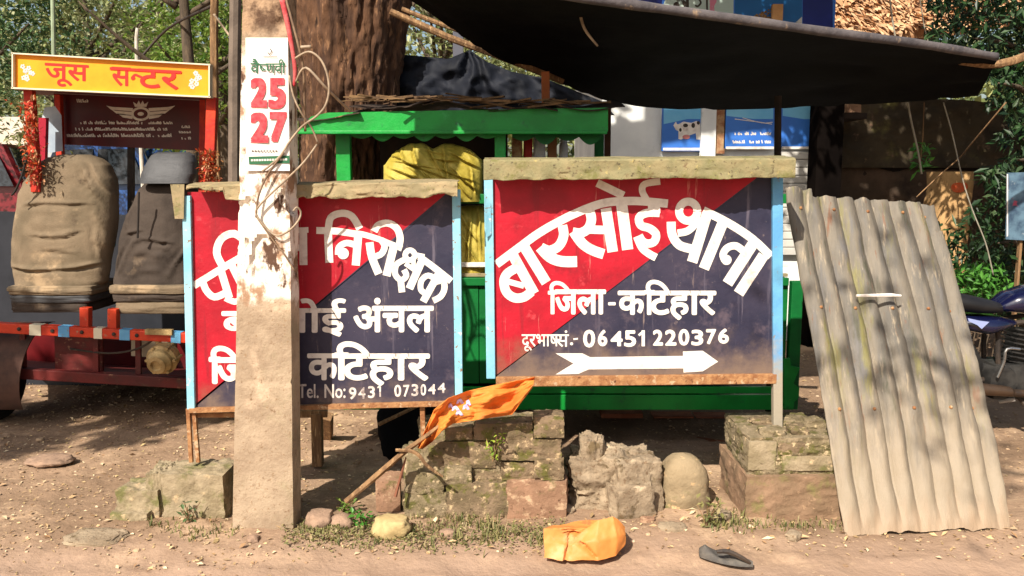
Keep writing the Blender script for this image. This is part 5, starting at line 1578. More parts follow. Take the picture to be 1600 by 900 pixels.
q.add([a, b, c_, d_] + [v + Vector((0, 0, 0.03)) for v in (a, b, c_, d_)], [(3, 2, 1, 0), (4, 5, 6, 7), (0, 1, 5, 4), (1, 2, 6, 5), (2, 3, 7, 6), (3, 0, 4, 7)])
q.build("floor_pan", M_redd, er)
q = MB(); q.quadbox(P(10, 520, YE + 0.5), P(14, 590, YE + 0.5), P(340, 598, YE + 0.5), P(338, 540, YE + 0.5), (0, 0.02, 0)); q.build("battery_box", M_mar, er)
# motor-like lamp hung under the beam
q = MB()
lc = P(252, 560, YE - 0.16)
q.lathe(lc + Vector((0, 0.10, 0.01)), (-0.05, -1, -0.25), [(0, 0.05), (0.02, 0.075), (0.09, 0.085), (0.10, 0.07), (0.125, 0.068), (0.14, 0.055), (0.16, 0.05), (0.165, 0.03), (0.15, 0.024)], n=22)
for k in range(6):
    a = k * 1.047
    q.tube([lc + Vector((math.cos(a) * 0.078, 0.08, math.sin(a) * 0.078)), lc + Vector((math.cos(a) * 0.075, -0.02, math.sin(a) * 0.075 - 0.01))], 0.009, n=6)
q.bar(lc + Vector((-0.035, 0.09, 0.05)), P(240, 524, YE - 0.06), 0.02, 0.02); q.bar(lc + Vector((0.035, 0.09, 0.05)), P(264, 524, YE - 0.06), 0.02, 0.02)
q.bar(P(228, 518, YE - 0.09), P(270, 519, YE - 0.09), 0.03, 0.03)
q.build("hub_motor", mat("dusty_cast_metal", S(176, 150, 104), S(140, 116, 76), scale=16, rough=0.7, bump=0.4, metal=0.2), er, smooth=True)
# mudguard and wheels
q = MB()
mc = P(-12, 600, YE - 0.1)
def mg(u, v):
    a = R(-30 + 130 * u)
    r_ = 0.30
    return Vector((mc.x - 0.06 + 0.22 * v + 0.03 * math.sin(a), mc.y + 0.28 - r_ * math.cos(a), 0.27 + r_ * math.sin(a)))
q.sheet(mg, 20, 8, (0, 0.006, -0.004))
q.build("mudguard", mat("rusty_mudguard", S(84, 58, 47), S(64, 46, 38), scale=8, rough=0.8, bump=0.4), er, smooth=True, angle=60)
M_tyre = mat("tyre_rubber", S(26, 25, 24), S(40, 37, 34), scale=18, rough=0.85, bump=0.3)
def wheel(c_, r_, w_, par, name="wheel", axis=(1, 0, 0)):
    ax = Vector(axis)
    c_ = Vector(c_)
    t = MB().lathe(c_ - ax * w_ / 2, ax, [(0.15 * w_, r_ * 0.66), (0, r_ * 0.8), (0.08 * w_, r_ * 0.95), (0.3 * w_, r_), (0.7 * w_, r_), (0.92 * w_, r_ * 0.95), (w_, r_ * 0.8), (0.85 * w_, r_ * 0.66)], n=30).build(name, M_tyre, par, smooth=True)
    MB().lathe(c_ - ax * w_ * 0.3, ax, [(0, 0.02), (0.02 * w_, r_ * 0.3), (0.1 * w_, r_ * 0.62), (0.0, r_ * 0.67), (0.6 * w_, r_ * 0.67), (0.5 * w_, r_ * 0.6), (0.58 * w_, r_ * 0.25), (0.6 * w_, 0.02)], n=24).build("rim", M_dust, t, smooth=True)
    return t
wheel((P(-6, 600, YE + 0.16).x, YE + 0.16, 0.245), 0.25, 0.11, er)
wheel((P(352, 600, YE + 0.25).x, YE + 0.25, 0.245), 0.25, 0.11, er)
wheel((P(160, 600, YE + 1.9).x, YE + 1.9, 0.245), 0.25, 0.11, er)

# ================================================================ VEHICLES AND WALLS FAR BEHIND ON THE LEFT
def far_car(px, Y, body, label, heading=0.0, h=1.5, ln=3.6, wd=1.55, cat="car", nm="parked_car", cab=0.56):
    x = X(px, Y)
    t = thing(nm, label, cat, (x, Y, 0), "vehicles parked far behind the rickshaw")
    prof = [(-0.5, 0.25), (-0.5, 0.48), (-0.44, 0.58), (-0.38, 0.60), (-0.27, 0.98), (0.24, 1.0), (0.33, 0.64), (0.46, 0.56), (0.5, 0.45), (0.5, 0.22)]
    M_ = Matrix.Rotation(heading, 4, 'Z')
    def pt(a, s, z): return Vector((x, Y, 0)) + (M_ @ Vector((a * ln, s * wd / 2, z * h)))
    q = MB()
    rings = []
    for s in (-1.0, -0.9, 0.9, 1.0):
        k = 1.0 if abs(s) < 0.95 else 0.95
        rings.append([pt(a * k, s * (1 if z < 0.62 else 0.84), z) for a, z in prof])
    q.loft(rings)
    q.build("body", body, t, smooth=True, angle=30)
    Mg = M_glass
    for s in (-1, 1):
        q = MB()
        gl = [pt(-0.34, s * 1.005, 0.64), pt(-0.26, s * 0.865, 0.93), pt(-0.03, s * 0.865, 0.94), pt(-0.03, s * 1.005, 0.64)]
        g2 = [pt(0.0, s * 1.005, 0.64), pt(0.0, s * 0.865, 0.94), pt(0.20, s * 0.865, 0.94), pt(0.29, s * 1.005, 0.64)]
        for gq in (gl, g2):
            dv = (M_ @ Vector((0, -s * 0.02, 0)))
            q.quadbox(*gq, dv)
        q.build("side_window", Mg, t)
    for a0, a1, z0, z1 in ((0.325, 0.25, 0.67, 0.97), (-0.375, -0.28, 0.64, 0.95)):
        sgn = 1 if a0 > 0 else -1
        q = MB()
        q.quadbox(pt(a0 + 0.006 * sgn, -0.8, z0), pt(a1 + 0.006 * sgn, -0.72, z1), pt(a1 + 0.006 * sgn, 0.72, z1), pt(a0 + 0.006 * sgn, 0.8, z0), (M_ @ Vector((-0.02 * sgn, 0, 0))))
        q.build("windscreen" if a0 > 0 else "rear_window", Mg, t)
    for a in (-0.3, 0.3):
        for s in (-1, 1):
            wheel(pt(a, s * 0.86, 0.2), 0.3, 0.2, t, axis=(M_ @ Vector((0, 1, 0))))
    for s in (-1, 1):
        q = MB(); cc = pt(0.49, s * 0.7, 0.5); q.rock(cc, (0.12, 0.28, 0.14), 3, sub=3, amp=0.02, blocky=0.7, rot=heading); q.build("headlight", M_white, t, smooth=True)
    return t
M_glass = mat("vehicle_glass", (0.02, 0.025, 0.03), rough=0.08, spec=0.6)
M_cblue = mat("blue_car_paint", S(38, 78, 138), S(30, 64, 122), scale=3, rough=0.3, coat=0.4)
M_cred = mat("dark_red_car_paint", S(118, 26, 36), S(96, 22, 30), scale=3, rough=0.3, coat=0.4)
M_cwhite = mat("white_car_paint", S(186, 188, 188), rough=0.3, coat=0.4)
far_car(-30, 15.0, M_cred, "dark red car parked far behind the khaki seat at far left", heading=0.1, h=2.0, ln=3.2)
far_car(185, 15.5, M_cblue, "blue car parked behind the gap between the two bucket seats", heading=0.0, h=2.05, ln=2.9)
far_car(318, 16.0, M_cblue, "blue car partly hidden behind the left signboard's top left corner", heading=0.2, h=2.0, ln=2.8)
far_car(60, 19, M_cwhite, "white car parked farther back left of the rickshaw's centre post", heading=0.3, h=2.0)
far_car(255, 20, M_cwhite, "white car parked farthest back behind the grey headrest", heading=0.0, h=2.0)
q = MB()
M_limewall = mat("limewashed_wall", S(206, 196, 180), S(186, 172, 156), scale=2, rough=0.9)
fw = thing("boundary_wall", "pale limewashed wall with gaps far behind the rickshaw's left post", "wall", (X(30, 20), 20, 0))
xx = X(-220, 20)
for i in range(4):
    w_ = 1.15
    MB().box(xx + i * 1.5, xx + i * 1.5 + w_, 20, 20.25, 0, 2.9 - 0.02 * (i % 3)).build("wall_panel", M_limewall, fw)
    MB().box(xx + i * 1.5 + w_ + 0.002, xx + i * 1.5 + 1.498, 20.05, 20.2, 0, 1.7).build("low_panel", M_limewall, fw)

# ================================================================ DAIRY SHOP BEHIND
YD = 7.2
M_gwall = mat("grey_shop_wall", S(226, 226, 220), S(206, 206, 202), scale=2, rough=0.85, bump=0.1, spots=[(S(128, 124, 118), 3, 0.6, 0.74)])
M_sblue = mat("shop_board_blue", S(58, 114, 194), S(48, 100, 180), scale=2, rough=0.45)
M_slight = mat("shop_board_light_blue", S(120, 184, 214), S(96, 166, 206), scale=2, rough=0.45)
M_sdeep = mat("shop_board_deep_blue", S(12, 28, 110), S(10, 24, 92), scale=2, rough=0.45)
M_shut = mat("shutter_slat_paint", S(196, 192, 182), S(178, 174, 166), scale=6, rough=0.6)
c = P(1120, 400, YD)
sh = thing("shop", "dairy shop behind the signboards with blue printed boards and a grey shutter", "shop", (c.x, YD + 1.5, 0))
def wbox(px0, py0, px1, py1, Y, d, name, m, par, bev=0.0):
    a, b = P(px0, py0, Y), P(px1, py1, Y)
    return MB().box(min(a.x, b.x), max(a.x, b.x), Y, Y + d, min(a.z, b.z), max(a.z, b.z)).build(name, m, par, bevel=bev)
x0, x1 = X(940, YD), X(1290, YD)
MB().box(x0, x1, YD + 0.06, YD + 3.2, -0.1, 4.2).build("wall", M_gwall, sh)
b1 = wbox(1036, 130, 1096, 236, YD, 0.03, "printed_board", M_sblue, sh)
b2 = wbox(1134, 130, 1209, 232, YD, 0.03, "printed_board", M_sblue, sh)
b3 = wbox(1222, 130, 1273, 230, YD, 0.03, "printed_board", M_sblue, sh)
wbox(1098, 120, 1112, 420, YD - 0.03, 0.05, "wall_pilaster", M_gwall, sh)
wbox(1112, 128, 1132, 240, YD, 0.03, "torn_poster", mat("torn_paper", S(170, 140, 104), S(130, 84, 56), scale=14, rough=0.9), sh)
p_d = board(YD)
for bo, xa, xb in ((b1, 1037, 1095), (b2, 1135, 1208), (b3, 1223, 1272)):
    L = MB()
    poly(L, [(xa, 130), (xb, 130), (xb, 186), ((xa + xb) / 2 + 8, 186), (xa, 194 if bo is b1 else 181)], p_d)
    L.build("printed_sky", M_slight, bo)
    L = MB()
    yb_ = 231 if bo is not b1 else 233
    poly(L, [(xa - 1, yb_ - 2), (xb + 1, yb_ - 2), (xb + 1, yb_ + 2), (xa - 1, yb_ + 2)], p_d, lift=1)
    if bo is b1:           # black and white cow
        poly(L, [(1060, 194), (1068, 190), (1080, 192), (1088, 189), (1094, 192), (1094, 218), (1088, 218), (1087, 208), (1076, 212), (1068, 216), (1064, 218), (1060, 217), (1060, 205), (1056, 203), (1052, 196), (1056, 190), (1058, 194)], p_d, lift=2)
    if bo is b2:           # two rows of small print
        scribble(1145, 1158, 211, 6, 31, p_d, L); scribble(1164, 1182, 211, 6, 32, p_d, L); scribble(1188, 1205, 211, 6, 33, p_d, L)
        scribble(1145, 1165, 224, 6, 34, p_d, L); scribble(1171, 1186, 224, 6, 35, p_d, L); scribble(1190, 1204, 224, 6, 36, p_d, L)
        stroke(L, [(1148, 186), (1180, 190), (1206, 194)], 1.2, p_d, lift=2); stroke(L, [(1160, 184), (1190, 192), (1207, 191)], 1.0, p_d, lift=3)
    L.build("board_print", M_white, bo)
    if bo is b1:
        L = MB()
        for (x, y, rx_, ry_) in ((1071, 196, 4, 3), (1083, 196, 3, 4), (1063, 203, 2, 3), (1091, 192, 2.5, 3)):
            blob(L, (x, y), rx_, p_d, lift=3, ry=ry_)
        L.build("cow_patch", M_dark, bo)
        L = MB(); blob(L, (1072, 214), 6, p_d, lift=3.5, ry=3.5); L.build("cow_muzzle", mat("pink_print", S(190, 120, 116), rough=0.6), bo)
# upper signboard, proud of the wall
YU = 7.0
ub = wbox(1000, -60, 1303, 64, YU, 0.10, "fascia_signboard", M_sblue, sh)
p_u = board(YU)
def flat(name, m, pts, lift=0.5):
    L = MB(); poly(L, pts, p_u, lift=lift); return L.build(name, m, ub)
flat("pale_band", mat("pale_green_print", S(176, 190, 178), S(166, 182, 172), scale=3, rough=0.5), [(1064, -60), (1146, -60), (1146, 40), (1034, 40), (1036, 8)], 0.5)
flat("deep_blue_band", M_sdeep, [(1254, -60), (1301, -60), (1301, 62), (1254, 62)], 0.5)
flat("deep_blue_band", M_sdeep, [(1001, -60), (1040, -60), (1034, 6), (1001, 20)], 0.8)
flat("teal_band", mat("teal_print", S(20, 92, 146), S(16, 84, 140), scale=3, rough=0.5), [(1148, -60), (1253, -60), (1253, 60), (1148, 60)], 0.5)
flat("corner_print", M_shut, [(1238, 40), (1253, 26), (1253, 50)], 1.0)
L = MB()
text(L, "मक्", (1052, -30, 1074, 16), p_u, bold=2.2, lift=1.0)
L.build("board_lettering", M_dark, ub)
L = MB()
stroke(L, [(1074, -20), (1074, 22)], 4.5, p_u, lift=1); stroke(L, [(1090, -4), (1095, 4), (1090, 10), (1086, 8)], 3, p_u, lift=1.2); stroke(L, [(1104, -20), (1105, 22)], 3, p_u, lift=1.4); blob(L, (1057, 8), 5, p_u, lift=1.6); stroke(L, [(1092, 17), (1100, 21)], 3, p_u, lift=1.8)
L.build("board_lettering", M_dark, ub)
L = MB()
rnd = random.Random(8)
for k in range(26):
    stroke(L, [(1108 + rnd.uniform(0, 12), rnd.uniform(-20, 22)), (1108 + rnd.uniform(0, 12), rnd.uniform(-20, 22))], 1.5, p_u, lift=1 + k * 0.05)
L.build("pink_print", mat("pink_lettering", S(200, 120, 140), rough=0.6), ub)
L = MB()
for k in range(60):
    x = rnd.uniform(1168, 1222); y = rnd.uniform(max(6, 30 - (x - 1168) * 0.45), 30)
    blob(L, (x, y), rnd.uniform(1, 2.6), p_u, lift=1 + k * 0.03, n=7)
poly(L, [(1172, 30), (1208, 34), (1208, 27), (1176, 26)], p_u, lift=0.9)
L.build("sweets_print", mat("sweets_print", S(150, 112, 60), S(84, 56, 34), scale=60, rough=0.6), ub)
wbox(1208, 6, 1222, 60, YU - 0.06, 0.05, "wooden_batten", mat("new_batten", S(200, 150, 98), S(176, 128, 82), scale=9, rough=0.8), sh, 0.004)
# shutter below the right board
for k in range(13):
    y = 237 + k * 12.5
    wbox(1213, y, 1272, y + 11.5, YD + 0.015 * (k % 2) * 0.3, 0.04, "shutter_slat", M_shut, sh, 0.006)
wbox(1272, 128, 1279, 420, YD - 0.02, 0.06, "shutter_guide", M_shut, sh, 0.003)

# opening between shop and old wall: the post's black paints its shade
wbox(1281, 140, 1300, 560, YD - 0.3, 0.2, "door_post", mat("shade_black_post", S(14, 11, 10), S(20, 16, 14), scale=4, rough=0.95, spec=0.0), sh)

# ================================================================ OLD BRICK WALL AND COTTAGE
YW = 7.6
M_oldw = mat("old_mossy_plaster", S(74, 63, 46), S(54, 46, 34), scale=2.4, rough=0.95, bump=0.6, bscale=20, spots=[(S(104, 98, 54), 2.2, 0.54, 0.70), (S(50, 42, 32), 3.4, 0.54, 0.70), (S(112, 88, 70), 6, 0.6, 0.72)])
ow = thing("old_wall", "mossy old masonry wall with a ledge under the awning's right end", "wall", (P(1420, 400, YW).x, YW + 0.2, 0))
a, b = P(1344, 156, YW), P(1700, 266, YW)
wbox(1270, 170, 1420, 560, YW + 0.7, 0.1, "recess_shade_panel", mat("recess_shade_black", (0.003, 0.003, 0.003), rough=1.0, spec=0.0), ow)  # black panel painted in for the shade inside the opening
def oldw(u, v, z0, z1, y, am):
    x = a.x - 0.15 + (b.x - a.x + 0.15) * u
    z = z0 + (z1 - z0) * v
    return Vector((x, y - am * fbm((x * 2, 0, z * 2), 1.0, 3) - am * 0.5 * fbm((x * 8, 0, z * 8), 1.0, 6), z + (0.05 * fbm((x * 3, 0, 0), 1.0, 2) if v > 0.99 else 0)))
zl = P(1400, 262, YW).z
MB().box(a.x - 0.1, b.x + 0.2, YW + 0.08, YW + 0.3, zl - 0.1, zl + 0.1).build("ledge_core", M_back, ow)
MB().sheet(lambda u, v: oldw(u, v, zl, a.z, YW, 0.035), 70, 30, (0, 0.35, 0)).build("upper_masonry", M_oldw, ow, smooth=True, angle=50)
MB().sheet(lambda u, v: oldw(u, v, -0.1, zl - 0.02, YW + 0.06, 0.03), 70, 44, (0, 0.30, 0)).build("lower_masonry", mat("pinkish_old_masonry", S(88, 70, 57), S(64, 52, 41), scale=2.6, rough=0.95, bump=0.6, bscale=20, spots=[(S(48, 38, 32), 4, 0.52, 0.68), (S(146, 122, 86), 3, 0.58, 0.72)]), ow, smooth=True, angle=50)
# bricks lying along the wall's top near the doorway
for i, (px0, px1) in enumerate(((1293, 1320), (1321, 1344))):
    a_, b_ = P(px0, 163, YW - 0.35), P(px1, 176, YW - 0.35)
    MB().rock(((a_.x + b_.x) / 2, YW - 0.3, (a_.z + b_.z) / 2), (b_.x - a_.x, 0.14, a_.z - b_.z), i + 3, sub=4, amp=0.03, blocky=0.93).build("wall_brick", M_brickred, ow, smooth=True, angle=60)
MB().box(P(1290, 178, YW - 0.36).x, P(1352, 178, YW - 0.36).x, YW - 0.4, YW + 0.02, P(1300, 186, YW - 0.36).z, P(1300, 177, YW - 0.36).z).build("lintel", M_back, ow)
# tan gate pillar
YG = 6.9
gp = thing("gate_pillar", "tan plastered gate pillar stub with a red-orange smear near its top", "pillar", (P(1498, 400, YG).x, YG + 0.15, 0))
a_, b_ = P(1474, 268, YG), P(1526, 268, YG)
def gpil(u, v):
    ang = 2 * math.pi * u
    ex, ey = math.copysign(abs(math.cos(ang)) ** 0.35, math.cos(ang)), math.copysign(abs(math.sin(ang)) ** 0.35, math.sin(ang))
    z = -0.1 + (a_.z + 0.1) * v
    p = Vector(((a_.x + b_.x) / 2 + (b_.x - a_.x) / 2 * ex, YG + 0.16 + 0.16 * ey, z))
    return p + Vector((0.015 * fbm(p, 5, 3), 0.015 * fbm(p, 5, 4), 0))
rings = [[gpil(i / 36, j / 40) for i in range(36)] for j in range(41)]
M_tan = mat("tan_plaster", S(190, 152, 104), S(166, 130, 86), scale=6, rough=0.95, bump=0.5, bscale=40, spots=[(S(110, 84, 54), 11, 0.58, 0.70), (S(210, 180, 134), 5, 0.58, 0.72)])
MB().loft(rings).build("shaft", M_tan, gp, smooth=True, angle=50)
L = MB(); blob(L, (1497, 293), 12, board(YG - 0.01, 0.006), ry=8); blob(L, (1506, 291), 6, board(YG - 0.01, 0.007), ry=6); L.build("red_smear", mat("vermilion_smear", S(222, 92, 48), S(210, 110, 70), scale=30, rough=0.9), gp)
# cottage behind: ochre wall under a rough tiled roof
YCt = 9.5
ct = thing("cottage", "cottage with a sunlit rough straw-coloured roof and an orange-brown wall under its eave", "cottage", (P(1440, 60, YCt).x, YCt + 2, 0))
a_, b_ = P(1280, 70, YCt), P(1560, 40, YCt)
MB().box(a_.x, P(1478, 60, YCt).x, YCt + 0.3, YCt + 4, -0.1, P(1400, 40, YCt).z).build("wall", mat("ochre_wall", S(140, 82, 40), S(120, 70, 36), scale=3, rough=0.9), ct)
M_thatch = mat("straw_roof", S(178, 134, 96), S(146, 106, 74), scale=12, rough=0.95, bump=0.9, bscale=40, spots=[(S(206, 170, 128), 16, 0.52, 0.66), (S(96, 68, 46), 18, 0.58, 0.68)])
e0, e1 = P(1270, 66, YCt), P(1640, 18, YCt)
def rooff(u, v):
    p = e0.lerp(e1, u)
    p = p + Vector((0.4 * v, 3.0 * v, 1.7 * v))
    return p + Vector((0, 0, 0.03 * fbm((p.x * 4, p.y * 5, 0), 1.0, 3) + 0.02 * math.sin(v * 60 + 3 * nzv((p.x, p.y, 0), 2.0))))
MB().sheet(rooff, 90, 60, (0, 0.02, -0.12)).build("roof", M_thatch, ct, smooth=True, angle=60)
q = MB(); rnd = random.Random(6)
for i in range(2600):
    u, v = rnd.random(), rnd.random() ** 1.3
    p = rooff(u, v)
    d = Vector((rnd.gauss(0, 0.25), -1, -0.55 + rnd.gauss(0, 0.2)))
    q.leaf(p + Vector((0, 0, 0.02)), d, Vector((rnd.gauss(0, 0.4), 0, 1)), rnd.uniform(0.12, 0.3), rnd.uniform(0.03, 0.07))
q.build("roof_straw", leafmat("straw_ends", [S(150, 108, 74), S(190, 146, 104), S(214, 178, 136), S(120, 86, 60)], rough=0.9, transl=0.05), ct, kind="stuff")

# ================================================================ CREEPER, TREE AND PLANTS AT THE RIGHT
LF_creep = leafmat("creeper_leaves", [S(20, 38, 20), S(34, 60, 30), S(50, 78, 38), S(28, 50, 28), S(74, 92, 58)], rough=0.45, transl=0.2)
LF_bright = leafmat("bright_plant_leaves", [S(60, 116, 36), S(84, 138, 52), S(48, 96, 34)], rough=0.5, transl=0.3)
x = X(1660, 6.2)
tc = thing("tree", "dark leafy tree overhanging the old wall at the right edge", "tree", (x, 6.4, 0))
q = MB(); q.tube([(x, 6.4, -0.1), (x - 0.05, 6.4, 1.2), (x - 0.1, 6.3, 2.2), (x, 6.4, 3.6)], [0.11, 0.09, 0.07, 0.04], n=10, wob=0.2, smoothpath=4)
for px, py, Y in ((1520, 60, 6.0), (1560, 130, 5.8), (1500, 20, 6.2), (1590, 250, 5.9), (1560, 380, 5.8), (1600, 20, 6.0)):
    e = P(px, py, Y); s0 = Vector((x - 0.05, 6.35, max(0.5, min(2.6, e.z - 0.3))))
    q.tube([s0, s0.lerp(e, 0.5) + Vector((0, 0, 0.12)), e], [0.03, 0.02, 0.006], n=6, smoothpath=4)
q.build("trunk", M_trunk, tc, smooth=True, angle=180)
m = MB(); rnd = random.Random(31)
def leafcloud(m, px0, py0, px1, py1, Y0, Y1, n, l, droop=-0.5, dens=None):
    k = 0
    while k < n:
        px, py, Y = rnd.uniform(px0, px1), rnd.uniform(py0, py1), rnd.uniform(Y0, Y1)
        p = P(px, py, Y)
        if dens and not dens(px, py): continue
        if fbm(p, 3.2, 7) < -0.08 + 0.0: 
            if rnd.random() < 0.75: k += 1; continue
        d = Vector((rnd.gauss(0, 0.7), rnd.gauss(-0.2, 0.7), rnd.gauss(droop, 0.6)))
        m.leaf(p, d, Vector((rnd.gauss(0, 0.5), rnd.gauss(-0.5, 0.5), 1)), l * rnd.uniform(0.6, 1.3), l * rnd.uniform(0.25, 0.42))
        k += 1
edge = lambda px, py: px > (1455 + 22 * math.sin(py * 0.05) + (40 if py > 50 else 0) + (45 if 100 < py < 230 else 0) + (20 if py > 230 else 0))
leafcloud(m, 1450, -60, 1720, 120, 5.7, 7.2, 5200, 0.09, dens=lambda px, py: px > 1440 + py * 0.35 + 18 * math.sin(py * 0.09))
leafcloud(m, 1490, 100, 1720, 440, 5.6, 7.4, 8500, 0.085, dens=lambda px, py: px > 1545 - 22 * math.sin(py * 0.023) + 14 * math.sin(py * 0.11))
for i in range(5200):                           # boughs reaching forward over the wall, above the picture
    p = Vector((rnd.uniform(0.9, 3.4), rnd.uniform(4.7, 6.4), rnd.uniform(3.5, 4.5)))
    if fbm(p, 1.6, 3) < -0.05: continue
    m.leaf(p, Vector((rnd.gauss(0, 0.8), rnd.gauss(0, 0.8), rnd.gauss(-0.4, 0.5))), Vector((rnd.gauss(0, 0.4), rnd.gauss(0, 0.4), 1)), 0.14 * rnd.uniform(0.7, 1.3), 0.06)
m.build("crown", LF_creep, tc)
# creeper sprig hanging at left, low plants at the wall's foot
q = MB(); m = MB()
hp = thing("creeper_sprig", "small leafy sprig dangling on a thread left of the tan pillar", "creeper", P(1438, 270, 5.2))
q.tube([P(1444, 160, 5.1), P(1442, 215, 5.1), P(1437, 265, 5.1)], 0.003, n=5)
q.build("stem", M_wood, hp)
leafcloud(m, 1428, 220, 1452, 268, 5.05, 5.15, 46, 0.06)
m.build("leaves", LF_bright, hp)
for (px, py, Y, n, hw, hh, lab, lm, l) in ((1530, 445, 5.7, 700, 46, 26, "bright green bush behind the motorcycle's seat", LF_bright, 0.07), (1505, 395, 6.4, 500, 40, 50, "bluish dark undergrowth at the foot of the tan pillar", LF_creep, 0.09), (1575, 440, 5.9, 500, 40, 40, "dark undergrowth below the poster at the right edge", LF_creep, 0.09)):
    m = MB(); b_ = thing("bush", lab, "bush", (X(px, Y), Y, 0))
    leafcloud(m, px - hw, py - hh, px + hw, py + hh * 1.6, Y - 0.15, Y + 0.15, n, l, droop=0.2)
    m.build("leaves", lm, b_)
    q = MB()
    for k in range(6):
        q.tube([(X(px + (k - 3) * 8, Y), Y, -0.05), P(px + (k - 2.5) * 14, py, Y)], [0.005, 0.003], n=5)
    q.build("stem", M_trunk, b_)
# thin cords hanging at the right
M_cord = mat("grey_cord", S(150, 144, 128), S(128, 120, 104), scale=20, rough=0.8)
cable([(1388, -20, 6.0), (1394, 28, 6.0), (1400, 64, 6.0)], 0.007, M_cord, "upper left pale cord hanging in front of the straw-coloured roof", name="cord", cat="cord")
cable([(1436, -10, 6.0), (1444, 40, 6.0), (1452, 72, 6.0)], 0.005, M_cord, "upper right thin cord hanging in front of the straw-coloured roof", name="cord", cat="cord")
cable([(1418, 160, 5.0), (1425, 195, 5.0), (1434, 235, 5.0), (1440, 272, 5.0)], 0.007, M_cord, "pale cord hanging below the awning beside the leafy sprig", name="cord", cat="cord")
cable([(1474, 160, 5.0), (1488, 210, 5.0), (1504, 280, 5.0), (1520, 330, 5.0), (1540, 380, 5.0), (1552, 430, 5.0)], 0.005, M_cord, "long grey cord slanting down across the tan pillar", name="cord", cat="cord")
cable([(1432, 308, 6.6), (1470, 272, 6.6), (1500, 246, 6.6), (1520, 222, 5.9), (1572, 160, 5.6)], 0.006, M_wood, "thin bare branch slanting across the old wall", name="branch", cat="branch")
# poster on the right edge
q = MB(); q.quadbox(P(1574, 270, 5.5), P(1572, 374, 5.5), P(1640, 378, 5.5), P(1640, 268, 5.5), (0, 0.01, 0))
po = thing("wall_poster", "printed poster with red and blue patches at the right edge", "poster", P(1600, 376, 5.5))
q.build("poster_sheet", mat("poster_print", S(90, 116, 132), S(44, 62, 82), scale=9, rough=0.6, spots=[(S(150, 156, 158), 14, 0.60, 0.70), (S(150, 60, 80), 8, 0.60, 0.66)]), po)
L = MB(); poly(L, [(1573, 272), (1575, 272), (1575, 368), (1573, 370)], board(5.5)); L.build("white_margin", M_white, po)
MB().box(X(1600, 5.52), X(1604, 5.52), 5.52, 5.55, 0, P(1600, 270, 5.52).z).build("poster_stake", M_wood, po)

# ================================================================ MOTORCYCLE
YO = 4.55
mo = thing("motorcycle", "dark blue motorcycle parked behind the corrugated sheet, its front out of view", "motorcycle", (P(1600, 600, YO).x, YO, 0))
M_mblue = mat("dark_blue_tank_paint", S(16, 20, 54), S(12, 15, 44), scale=3, rough=0.22, coat=0.8, spec=0.5)
M_chrome = mat("dull_chrome", S(170, 168, 164), rough=0.25, metal=0.9)
M_eng = mat("engine_alloy", S(66, 64, 61), S(46, 45, 44), scale=14, rough=0.5, metal=0.4, bump=0.2)
M_vin = mat("black_vinyl", S(22, 21, 22), S(30, 28, 28), scale=6, rough=0.5)
p0 = lambda px, py, dy=0.0: P(px, py, YO) + Vector((0, dy, 0))
rw, fwc = p0(1452, 592), p0(1800, 592)
rw.z = fwc.z = 0.30
def bwheel(c_):
    t = MB().lathe(c_ - Vector((0, 0.05, 0)), (0, 1, 0), [(0.015, 0.235), (0.0, 0.26), (0.02, 0.29), (0.05, 0.30), (0.08, 0.29), (0.10, 0.26), (0.085, 0.235)], n=40).build("wheel", M_tyre, mo, smooth=True)
    MB().lathe(c_ - Vector((0, 0.03, 0)), (0, 1, 0), [(0.0, 0.222), (0.0, 0.24), (0.06, 0.24), (0.06, 0.222)], n=36, ).build("rim", M_chrome, t, smooth=True)
    q = MB()
    q.lathe(c_ - Vector((0, 0.06, 0)), (0, 1, 0), [(0, 0.02), (0.01, 0.06), (0.11, 0.06), (0.12, 0.02)], n=16)
    for k in range(14):
        a = k * 2 * math.pi / 14
        d = Vector((math.cos(a), 0, math.sin(a)))
        q.tube([c_ + d * 0.05 + Vector((0, 0.03 * (-1) ** k, 0)), c_ + d * 0.235], 0.003, n=4)
    q.build("spokes", M_chrome, t)
bwheel(rw); bwheel(fwc)
def lens(pts_top, pts_bot, hw, name, m, n=16, cap=0.3):
    """body swept along x: top/bottom outlines in pixels, half width hw along y"""
    rings = []
    K = len(pts_top) - 1
    for j in range(25):
        u = j / 24
        a, b = ip(pts_top, u), ip(pts_bot, u)
        A_, B_ = p0(*a), p0(*b)
        k = max(0.08, math.sin(math.pi * (0.04 + 0.92 * u)) ** 0.45)
        ring = []
        for i in range(n):
            w = 2 * math.pi * i / n
            ey, ez = math.copysign(abs(math.cos(w)) ** 0.7, math.cos(w)), math.copysign(abs(math.sin(w)) ** 0.8, math.sin(w))
            ring.append(Vector(((A_.x + B_.x) / 2, YO + hw * k * ey, (A_.z + B_.z) / 2 + (A_.z - B_.z) / 2 * ez)))
        rings.append(ring)
    return MB().loft(rings).build(name, m, mo, smooth=True, angle=180)
lens([(1548, 476), (1570, 456), (1600, 445), (1640, 444), (1680, 458), (1700, 478)], [(1548, 484), (1575, 486), (1610, 490), (1640, 492), (1680, 494), (1700, 488)], 0.13, "tank", M_mblue)
lens([(1400, 446), (1440, 452), (1490, 456), (1520, 462), (1545, 468), (1562, 474)], [(1400, 466), (1440, 478), (1490, 484), (1520, 488), (1545, 488), (1562, 486)], 0.12, "seat", M_vin)
sp = lens([(1470, 490), (1500, 490), (1530, 490), (1555, 492), (1580, 498)], [(1470, 506), (1500, 514), (1530, 520), (1555, 512), (1580, 504)], 0.15, "side_panel", M_mblue)
L = MB(); pm_ = lambda x, y, k: P(x, y, YO - 0.153 - 0.001 * k)
poly(L, [(1512, 497), (1530, 501), (1546, 503), (1534, 514), (1527, 508), (1514, 502)], pm_)
